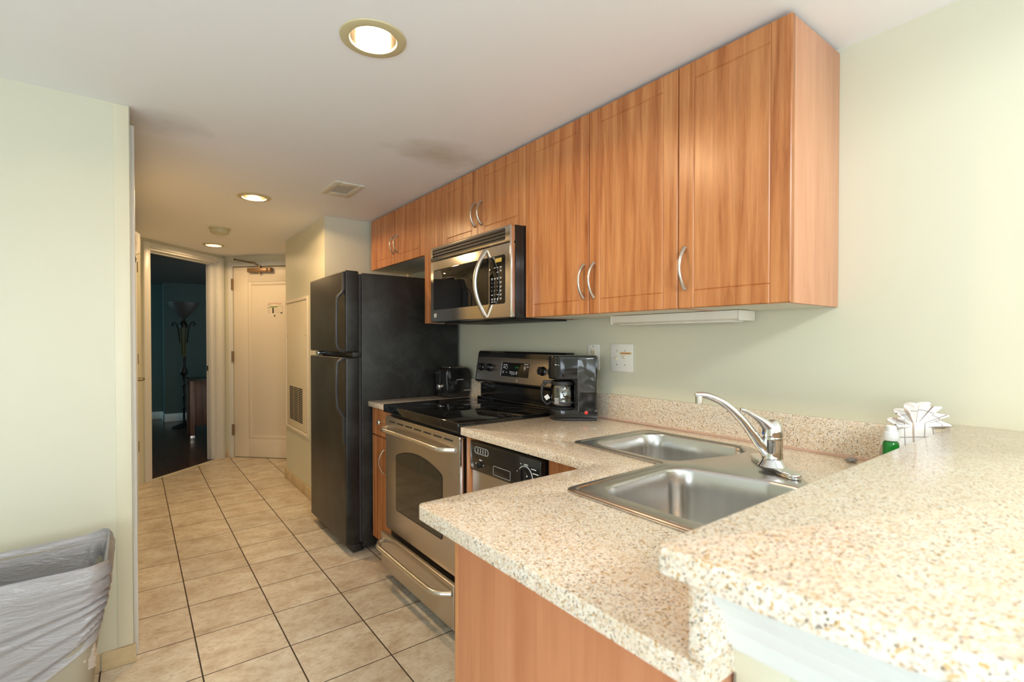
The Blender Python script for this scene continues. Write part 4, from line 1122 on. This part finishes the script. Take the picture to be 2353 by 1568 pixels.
hx0 = FD-.005
fz = handle_poly([(hx0, 1.628), (hx0, 1.53), (hx0-.006, 1.508), (hx0-.030, 1.487), (hx0-.037, 1.470), (hx0-.042, 1.36), (hx0-.041, 1.225), (hx0-.034, 1.195), (hx0-.015, 1.180), (hx0+.006, 1.174)], [.014, .014, .017, .015, .013, .0125, .0125, .014, .016, .018])
fridge_door('freezer_door', 1.168, 1.637, fz)
rz_ = handle_poly([(hx0+.006, 1.132), (hx0-.015, 1.128), (hx0-.034, 1.112), (hx0-.041, 1.085), (hx0-.043, .97), (hx0-.039, .872), (hx0-.032, .845), (hx0-.010, .815), (hx0, .795), (hx0, .645)], [.018, .016, .014, .0125, .0125, .013, .015, .017, .014, .014])
fridge_door('fresh_food_door', .055, 1.138, rz_)
m = MB(); m.box(.985, 1.06, FY1-.09, FY1-.02, 1.141, 1.165, .003); m.build('hinge', M['bright'], fr); m = MB(); m.box(1.0, 1.056, FY0+.004, FY0+.12, 1.1385, 1.1675, .002); m.build('hinge_cover', M['blackm'], fr)

# ------------------------------------------------------------------ toaster
to = thing('toaster', 'shiny black two-slot toaster on the small counter by the fridge', 'toaster', (1.607, 2.735, CT))
tx0, tx1, ty0, ty1 = 1.512, 1.698, 2.662, 2.808
m = MB(); m.prism(fillet([(tx0+.006, CT+.016), (tx1-.006, CT+.016), (tx1, CT+.186), (tx0, CT+.186)], [.014, .014, .040, .040], 7), 'y', ty0, ty1, .014, 4); tb = m.build('shell', M['black'], to)
m = MB(); m.box(tx0+.012, tx1-.012, ty0+.006, ty1-.006, CT+.0005, CT+.028, .006); m.build('base', M['blackm'], to)
m = MB(); m.prism(rrect(tx0+.035, tx1-.03, ty0+.02, ty1-.02, .01), 'z', CT+.1835, CT+.189, .002); tpl = m.build('top_plate', M['steel_mw'], to)
m = MB(); m.box(tx0+.045, tx1-.04, ty0+.038, ty0+.062, CT+.188, CT+.1896); m.box(tx0+.045, tx1-.04, ty1-.062, ty1-.038, CT+.188, CT+.1896); m.build('bread_slots', M['dark'], tpl)
ymid = (ty0+ty1)/2
m = MB(); m.box(tx0-.003, tx0+.001, ymid-.006, ymid+.006, CT+.04, CT+.165, .001); m.box(tx0-.034, tx0+.001, ymid-.022, ymid+.022, CT+.150, CT+.158, .003); m.build('lever', M['fhandle'], to)
m = MB(); m.lathe([(.018, .004), (.018, -.010), (.014, -.016), (0, -.017)], (tx0-.001, ymid, CT+.068), 22, 'x'); m.build('browning_knob', M['bright'], to)
m = MB(); m.text('proctorsilex', .0098, (1.588, ty0-.0004, CT+.108), (1, 0, 0), (0, 0, 1)); m.build('lettering', M['print'], to)
m = MB(); m.box(1.64, 1.69, ty0-.0006, ty0+.0002, CT+.040, CT+.045); m.build('control_strip', M['printg'], to)

# ------------------------------------------------------------------ coffee maker
RZ = math.atan2(.604, -.797)
co = thing('coffee_maker', 'black drip coffee maker with a glass carafe beside the stove', 'coffee maker', (1.572, 1.632, CT+.0003), RZ)


def dshape(x0, xc, r, wy=.068, n=14): return [(x0, -wy), (xc, -wy)]+[(xc+(r)*math.sin(PI*i/n), -wy*math.cos(PI*i/n)) for i in range(1, n)]+[(xc, wy), (x0, wy)]


m = MB(); m.prism(fillet(dshape(-.106, .030, .066), [.012]+[0]*16+[.012], 3), 'z', .0, .010, .002); m.build('foot_plate', M['blackm'], co, local=True)
m = MB(); m.prism(fillet(dshape(-.106, .034, .066), [.012]+[0]*16+[.012], 3), 'z', .010, .048, .005, 3); m.build('base', M['black'], co, local=True)
m = MB(); m.prism(fillet(dshape(-.106, .036, .066), [.012]+[0]*16+[.012], 3), 'z', .180, .286, .007, 3); m.build('brew_head', M['black'], co, local=True)
m = MB(); m.prism(fillet([(-.106, -.068), (-.022, -.068), (-.006, -.05), (-.018, 0), (-.006, .05), (-.022, .068), (-.106, .068)], [.012, .012, .008, 0, .008, .012, .012], 3), 'z', .040, .195, .0); m.build('tower', M['black'], co, local=True)
m = MB(); m.prism(rrect(-.100, -.020, .125, .275, .010), 'y', .0675, .0695, .0005)
m.build('water_window', flat('smoke_window', (.05, .052, .048, 1), .08), co, local=True)
m = MB()
for xx in (-.021,):
    m.prism([(-.021, .178), (-.006, .1815), (.012, .1815), (-.004, .176), (-.014, .166), (-.021, .15)], 'y', -.066, .068); m.build('upper_arch', M['black'], co, local=True)
    m = MB(); m.prism([(-.021, .05), (-.006, .0475), (.012, .0475), (-.004, .052), (-.014, .062), (-.021, .078)], 'y', -.066, .068)
m.build('lower_arch', M['black'], co, local=True)
m = MB(); m.lathe([(.054, .0485), (.056, .052), (.052, .054), (0, .054)], (.036, 0, 0), 32); m.build('warming_plate', M['fhandle'], co, local=True)
m = MB(); m.lathe([(.050, .0555), (.057, .064), (.0585, .088), (.057, .135), (.052, .152), (.049, .158), (.048, .158), (.051, .151), (.056, .135), (.0575, .088), (.056, .065), (.049, .0575), (0, .0570)], (.038, 0, 0), 36, close=False); cf = m.build('carafe', M['glass'], co, local=True)
m = MB(); m.lathe([(.050, .152), (.053, .156), (.053, .169), (.044, .174), (0, .175)], (.038, 0, 0), 32); m.build('lid', M['blackm'], cf, local=True)
m = MB(); m.lathe([(.0580, .072), (.0592, .074), (.0592, .080), (.0580, .082)], (.038, 0, 0), 32, close=False); m.build('band', M['fhandle'], cf, local=True)
m = MB(); m.box(.075, .128, -.012, .012, .160, .172, .004); m.tube([(.112, 0, .163), (.130, 0, .150), (.134, 0, .12), (.130, 0, .085), (.110, 0, .066), (.085, 0, .075)], [(.007, .011)]*6, 10, upv=(1, 0, 0)); hdl = m.build('handle', M['blackm'], cf, local=True)
m = MB()
for i, z in enumerate((.135, .118, .10, .083)): m.box(.034, .046, .0578, .0592, z, z+.0018); m.box(.0385, .0405, .0578, .0594, z-.002, z+.004)
m.box(.058, .082, .0515, .053, .072, .0735, 0, 2, Matrix.Translation((.069, .052, 0)) @ Matrix.Rotation(-.55, 4, 'Z') @ Matrix.Translation((-.069, -.052, 0)))
for k_ in range(4): m.box(.060, .080, .0508, .0520, .077+k_*.006, .0795+k_*.006, 0, 2, Matrix.Translation((.069, .0515, 0)) @ Matrix.Rotation(-.55, 4, 'Z') @ Matrix.Translation((-.069, -.0515, 0)))
m.build('measure_marks', M['print'], cf, local=True)
m = MB(); m.box(.100, .120, .0135, .0145, .088, .108, .0, 2, Matrix.Translation((.11, .0, .098)) @ Matrix.Rotation(.6, 4, 'Y') @ Matrix.Translation((-.11, 0, -.098))); m.build('warning_tag', M['print'], cf, local=True)
m = MB(); m.lathe([(.008, .0), (.008, .003), (.006, .004), (0, .004)], (-.058, .0675, .036), 18, 'y'); m.build('switch', M['red_led'], co, local=True, label='small round red power switch')
m = MB()
for x0, x1, z0, z1 in ((.083, .093, .244, .250), (.064, .070, .246, .248)):
    pass
R45 = Matrix.Translation((.036, 0, 0)) @ Matrix.Rotation(math.radians(-62), 4, 'Z') @ Matrix.Translation((-.036, 0, 0))
m.box(.020, .030, .0660, .0668, .243, .2445); m.box(.015, .027, .0660, .0668, .247, .2485)
m.build('logo_print', M['print'], co, local=True); m = MB()
m.box(.070, .080, .0575, .0582, .244, .2475, 0, 2, Matrix.Translation((.075, .058, 0)) @ Matrix.Rotation(-.75, 4, 'Z') @ Matrix.Translation((-.075, -.058, 0)))
m.box(.060, .067, .0625, .0632, .244, .2455, 0, 2, Matrix.Translation((.064, .063, 0)) @ Matrix.Rotation(-.5, 4, 'Z') @ Matrix.Translation((-.064, -.063, 0)))
m.build('logo_print', M['print'], co, local=True)

# ------------------------------------------------------------------ wall plates
ou = thing('wall_outlet', 'white electrical outlet plate on the wall behind the coffee maker', 'outlet', (XW-.0005, 1.637, 1.155))
m = MB(); m.box(XW-.007, XW-.0003, 1.600, 1.674, 1.098, 1.217, .003); m.build('cover_plate', M['plate'], ou)
m = MB(); m.box(XW-.009, XW-.006, 1.620, 1.654, 1.166, 1.196, .002); m.box(XW-.009, XW-.006, 1.620, 1.654, 1.120, 1.150, .002); m.build('receptacle', M['plate2'], ou)
for zc in (1.182, 1.136):
    m = MB()
    for y in (1.631, 1.643): m.box(XW-.0094, XW-.0085, y-.001, y+.001, zc-.005, zc+.005)
    m.cyl((XW-.0094, 1.637, zc-.010), (XW-.0085, 1.637, zc-.010), .002, 8); m.build('slots', M['ink'], ou)
m = MB(); m.cyl((XW-.0076, 1.637, 1.208), (XW-.0065, 1.637, 1.208), .0025, 8); m.build('screw', M['ink'], ou)
sw = thing('light_switch', 'white two-gang toggle switch plate with a tan label over the counter', 'switch', (XW-.0005, 1.467, 1.158))
m = MB(); m.box(XW-.007, XW-.0003, 1.404, 1.530, 1.097, 1.220, .003); m.build('cover_plate', M['plate'], sw)
for y, tilt in ((1.492, -.5), (1.447, .5)):
    m = MB(); m.box(XW-.022, XW-.006, y-.005, y+.005, 1.154, 1.164, .002, 2, Matrix.Translation((XW-.006, 0, 1.159)) @ Matrix.Rotation(tilt, 4, 'Y') @ Matrix.Translation((-(XW-.006), 0, -1.159))); m.build('toggle', M['plate2'], sw)
for y in (1.492, 1.447):
    for z in (1.190, 1.128): m = MB(); m.cyl((XW-.0076, y, z), (XW-.0065, y, z), .003, 10); m.build('screw', M['printg'], sw)
m = MB(); m.box(XW-.0078, XW-.0068, 1.410, 1.476, 1.174, 1.184); tp_ = m.build('label_tape', M['tape'], sw)
m = MB(); m.text('DISHWASHER', .0072, (XW-.0081, 1.443, 1.1765), (0, -1, 0), (0, 0, 1), 'CENTER'); m.build('lettering', M['red'], tp_)

# ------------------------------------------------------------------ dish soap, towel, scrap
so = thing('soap_bottle', 'small bottle of green dish soap with a frosted cap beside the bar', 'bottle', (1.490, .4148, CT+.0003))
bx_, by_ = 1.490, .4148
m = MB(); m.lathe([(0, .0), (.015, .0), (.0168, .004), (.0168, .06), (.0172, .090), (.0163, .100), (.013, .104), (0, .104)], (bx_, by_, CT+.0003), 28); m.build('bottle_body', M['soap'], so)
m = MB(); m.lathe([(.0140, .1045), (.0168, .106), (.0172, .117), (.0155, .120), (.015, .125), (.0122, .128), (.0115, .140), (.009, .142), (0, .142)], (bx_, by_, CT+.0003), 28); m.build('cap', M['cap'], so)

tw = thing('dish_towel', 'white dish towel with tan plaid stripes folded like a fan in the counter corner', 'towel', (1.645, .385, CT+.0003))
def uvmesh(name, verts, faces, uvs, mat, parent, thick=0.0):
    me = bpy.data.meshes.new(name); L = root_matrix(parent).translation
    me.from_pydata([tuple(Vector(v)-L) for v in verts], [], faces); uvl = me.uv_layers.new(name='UVMap')
    for p in me.polygons:
        p.use_smooth = True
        for li in p.loop_indices: uvl.data[li].uv = uvs[me.loops[li].vertex_index]
    me.materials.append(mat); o = bpy.data.objects.new(name, me); COL.objects.link(o); o.parent = parent
    if thick:
        sl = o.modifiers.new('solid', 'SOLIDIFY'); sl.thickness = thick; sl.offset = 0
    return o


tr_, tf = Vector((.80, -.60, 0)), Vector((.60, .80, 0))   # across the view and away from it
tc_ = Vector((1.610, .408, CT))
# folded body: a soft upright wrap, slightly waisted at the top
vs_, fs_, us_ = [], [], []; nu, nv = 28, 12
for j in range(nv+1):
    t = j/nv; z = .001+.140*t; wd = .066+.006*math.sin(PI*t)-.016*t*t; dp_ = .030-.006*t
    for i in range(nu):
        a = 2*PI*i/nu; ca, sa = math.cos(a), math.sin(a)
        e = .55; X = wd*math.copysign(abs(ca)**e, ca); Y = dp_*math.copysign(abs(sa)**e, sa)*(1+.10*math.sin(7*a+4*t))
        vs_.append(tc_+tr_*X+tf*Y+Vector((0, 0, z))); us_.append((X if sa < 0 else .13-X, z))
for j in range(nv):
    for i in range(nu): fs_.append((j*nu+i, j*nu+(i+1) % nu, (j+1)*nu+(i+1) % nu, (j+1)*nu+i))
fs_.append(tuple(range(nv*nu, nv*nu+nu)))
uvmesh('folded_body', vs_, fs_, us_, M['towel'], tw)
# pleated fan above
vs_, fs_, us_ = [], [], []; NA, NR = 64, 8
for i in range(NA+1):
    t = i/NA; a = math.radians(-4+190*t); R0 = .068+.010*math.sin(t*PI)+.007*math.sin(14*PI*t+.6)+.010*abs(2*t-1)**3
    for j in range(NR+1):
        q = j/NR; r = .012+(R0-.012)*q; zz = .015*q*math.cos(2*PI*8*t)
        p = tc_+tr_*(r*math.cos(a)*.92+.002)+tf*(zz-.018-.010*q)+Vector((0, 0, .130+r*math.sin(a)*.80))
        vs_.append(p); us_.append((t*.36, r))
for i in range(NA):
    for j in range(NR): fs_.append((i*(NR+1)+j, (i+1)*(NR+1)+j, (i+1)*(NR+1)+j+1, i*(NR+1)+j+1))
uvmesh('fan_pleats', vs_, fs_, us_, M['towel'], tw, .004)

scp = MB(); scp.tube([(1.640, .560, CT+.006), (1.652, .553, CT+.008), (1.665, .548, CT+.006)], [(.005, .010), (.007, .013), (.004, .008)], 8)
solo(scp, 'crumpled_wrapper', M['printg'], 'tiny crumpled grey wrapper at the back of the sink counter', 'wrapper', loc=(1.652, .553, CT))

# ------------------------------------------------------------------ trash can and liner
KX, KY, KW, KD, KH = -.30, 2.115, .222, .142, .535    # centre, half sizes at the rim, height
tcn = thing('trash_can', 'beige plastic trash can with a bag, standing against the cream wall', 'trash can', (KX, KY, 0))
def ring(wd, dp, z, r=.05, n=8): return [(KX+x, KY+y, z) for x, y in rrect(-wd, wd, -dp, dp, r, n)]
t = bmesh.new(); rr_ = []
for f, z in ((.78, .001), (.80, .02), (1.0, KH-.02), (1.02, KH-.018), (1.02, KH), (.985, KH), (.965, KH-.03), (.78, .03)):
    rr_.append([t.verts.new(p) for p in ring(KW*f, KD*f, z)])
for a, b in zip(rr_, rr_[1:]):
    for j in range(len(a)): t.faces.new((a[j], a[(j+1) % len(a)], b[(j+1) % len(a)], b[j]))
t.faces.new(rr_[0][::-1]); t.faces.new(rr_[-1]); bmesh.ops.recalc_face_normals(t, faces=t.faces)
m = MB(); m._merge(t); m.build('bin_body', M['can'], tcn)
# liner: inside, over the rim, then draped outside with a slanting wrinkled hem
from mathutils import noise as mnoise
t = bmesh.new(); N = 240; base = rrect(-1, 1, -1, 1, .28, 59); base = [base[int(i*len(base)/N)] for i in range(N)]
slen = [0.0]
for i in range(1, N): slen.append(slen[-1]+math.hypot((base[i][0]-base[i-1][0])*KW, (base[i][1]-base[i-1][1])*KD))
def binf(z): return .78+.24*max(0, min(1, z/KH))
path = [(.90, .22), (.92, .32), (.945, .42), (.965, .49), (.985, KH-.005), (1.0, KH+.012), (1.03, KH+.016), (1.065, KH+.008), (1.082, KH-.012), (1.078, KH-.035), (1.055, KH-.055)]
path += [(None, KH-.055-.02*k) for k in range(1, 17)]
fine = []
for a, b in zip(path, path[1:]):
    for q in range(3): fine.append((a, b, q/3))
fine.append((path[-1], path[-1], 0))
def gf(p): return p[0] if p[0] is not None else binf(p[1])*1.05+.012
rows = []
for li, (a, b, q) in enumerate(fine):
    f = gf(a)*(1-q)+gf(b)*q; z = a[1]*(1-q)+b[1]*q; u = li/len(fine); row = []
    outside = li >= 24
    for i in range(N):
        bx0, by0 = base[i]; sl = slen[i]; ln = math.hypot(bx0, by0)
        A, B = sl*.93+z*.36, -sl*.36+z*.93
        if outside:
            n1 = 1-abs(mnoise.noise(Vector((A*5, B*26, 3.1))))*2; n2 = mnoise.noise(Vector((A*14, B*44, 7.7))); amp = .009*n1+.006*n2
            amp *= min(1, (li-24)/9+.35)
        else:
            n1 = 1-abs(mnoise.noise(Vector((sl*16, z*7, 9.2))))*2; n2 = mnoise.noise(Vector((sl*34, z*20, 1.4))); amp = -.010*abs(n1)-.005*n2
            if 12 <= li: amp = .004*mnoise.noise(Vector((sl*24, z*24, 5.0)))
        px_, py_ = bx0*KW*f+bx0/ln*amp, by0*KD*f+by0/ln*amp
        zz = z+(.012*mnoise.noise(Vector((sl*9, 1.7, 0))) if li > 6 else 0)*(1-.4*u)
        corner = max(0, bx0+by0*.7-1.25)
        if 9 <= li <= 27: zz += .075*corner*(1-abs(li-18)/11)
        if outside:
            k_ = (li-24)/(len(fine)-24)
            zz += k_*(.135*bx0+.02+.014*mnoise.noise(Vector((sl*7, 4.0, 2.0))))
        row.append(t.verts.new((KX+px_, KY+py_, zz)))
    rows.append(row)
for a, b in zip(rows, rows[1:]):
    for j in range(N): t.faces.new((a[j], a[(j+1) % N], b[(j+1) % N], b[j]))
bmesh.ops.recalc_face_normals(t, faces=t.faces)
m = MB(); m._merge(t)
solo(m, 'bin_liner', M['bag'], 'clear wrinkled plastic bag lining the beige trash can', 'bag', loc=(KX, KY, .25), ang=60)

# ------------------------------------------------------------------ bedroom furniture
lm = thing('floor_lamp', 'dark torchiere floor lamp with scrolled arms in the dark bedroom', 'lamp', (.56, 8.48, 0))
Lx, Ly = .56, 8.48
m = MB(); m.lathe([(.15, 0), (.15, .015), (.10, .035), (.03, .06), (.02, .10), (0, .10)], (Lx, Ly, 0), 30); m.build('base', M['lampm'], lm)
m = MB(); m.lathe([(.014, .09), (.014, .25), (.024, .27), (.014, .29), (.014, .42), (.024, .44), (.014, .46), (.014, .58), (.024, .60), (.014, .62), (.016, .72), (.045, .76), (.05, .80), (.03, .85), (.02, .90), (.026, 1.0), (.018, 1.02)], (Lx, Ly, 0), 18); m.build('pole', M['lampm'], lm)
m = MB()
for k_ in range(3):
    a = 2*PI*k_/3+.5; m.tube([(Lx+.016*math.cos(a), Ly+.016*math.sin(a), 1.0), (Lx+.03*math.cos(a), Ly+.03*math.sin(a), 1.25), (Lx+.045*math.cos(a), Ly+.045*math.sin(a), 1.48)], .010, 8)
m.build('stem', M['lampb'], lm)
for sgn in (1, -1):
    v = Vector((.80, -.60, 0))*sgn; pts = [Vector((Lx, Ly, 1.22))+v*.07]
    pts = [(Lx+v.x*r_, Ly+v.y*r_, z) for r_, z in ((.05, 1.20), (.065, 1.32), (.075, 1.40), (.10, 1.47), (.13, 1.50), (.155, 1.49), (.165, 1.47), (.155, 1.45), (.14, 1.455), (.138, 1.47))]
    m = MB(); m.tube(pts, .009, 8); m.build('scroll_arm', M['lampm'], lm)
m = MB(); m.lathe([(.05, 1.42), (.055, 1.46), (.03, 1.50), (.022, 1.54), (.03, 1.56), (0, 1.56)], (Lx, Ly, 0), 20); m.build('collar', M['lampm'], lm)
m = MB(); m.lathe([(.03, 1.55), (.06, 1.575), (.11, 1.63), (.16, 1.70), (.195, 1.765), (.200, 1.775), (.192, 1.772), (.155, 1.70), (.105, 1.64), (.055, 1.585), (0, 1.57)], (Lx, Ly, 0), 36, close=False); m.build('shade', M['lampshade'], lm)
dk = thing('desk', 'wooden desk with a dark top beside the lamp in the dark bedroom', 'desk', (1.0, 7.45, 0))
m = MB(); m.box(.53, 1.6, 7.30, 7.85, .735, .755, .003); m.build('desktop', M['desktop'], dk)
m = MB(); m.box(.545, .595, 7.33, 7.38, .05, .735, .002); m.build('leg', M['deskw'], dk)
m = MB(); m.box(.545, .595, 7.33, 7.38, .0, .05, .002); m.build('leg_foot', M['nickel'], dk)
m = MB(); m.box(.60, 1.58, 7.40, 7.42, .16, .735, .002); m.build('modesty_panel', M['deskw'], dk)
m = MB(); m.box(1.53, 1.58, 7.33, 7.38, .0, .735, .002); m.build('leg', M['deskw'], dk)
m = MB(); m.box(1.53, 1.58, 7.77, 7.82, .0, .735, .002); m.build('leg', M['deskw'], dk)
m = MB(); m.box(.545, .595, 7.77, 7.82, .0, .735, .002); m.build('leg', M['deskw'], dk)
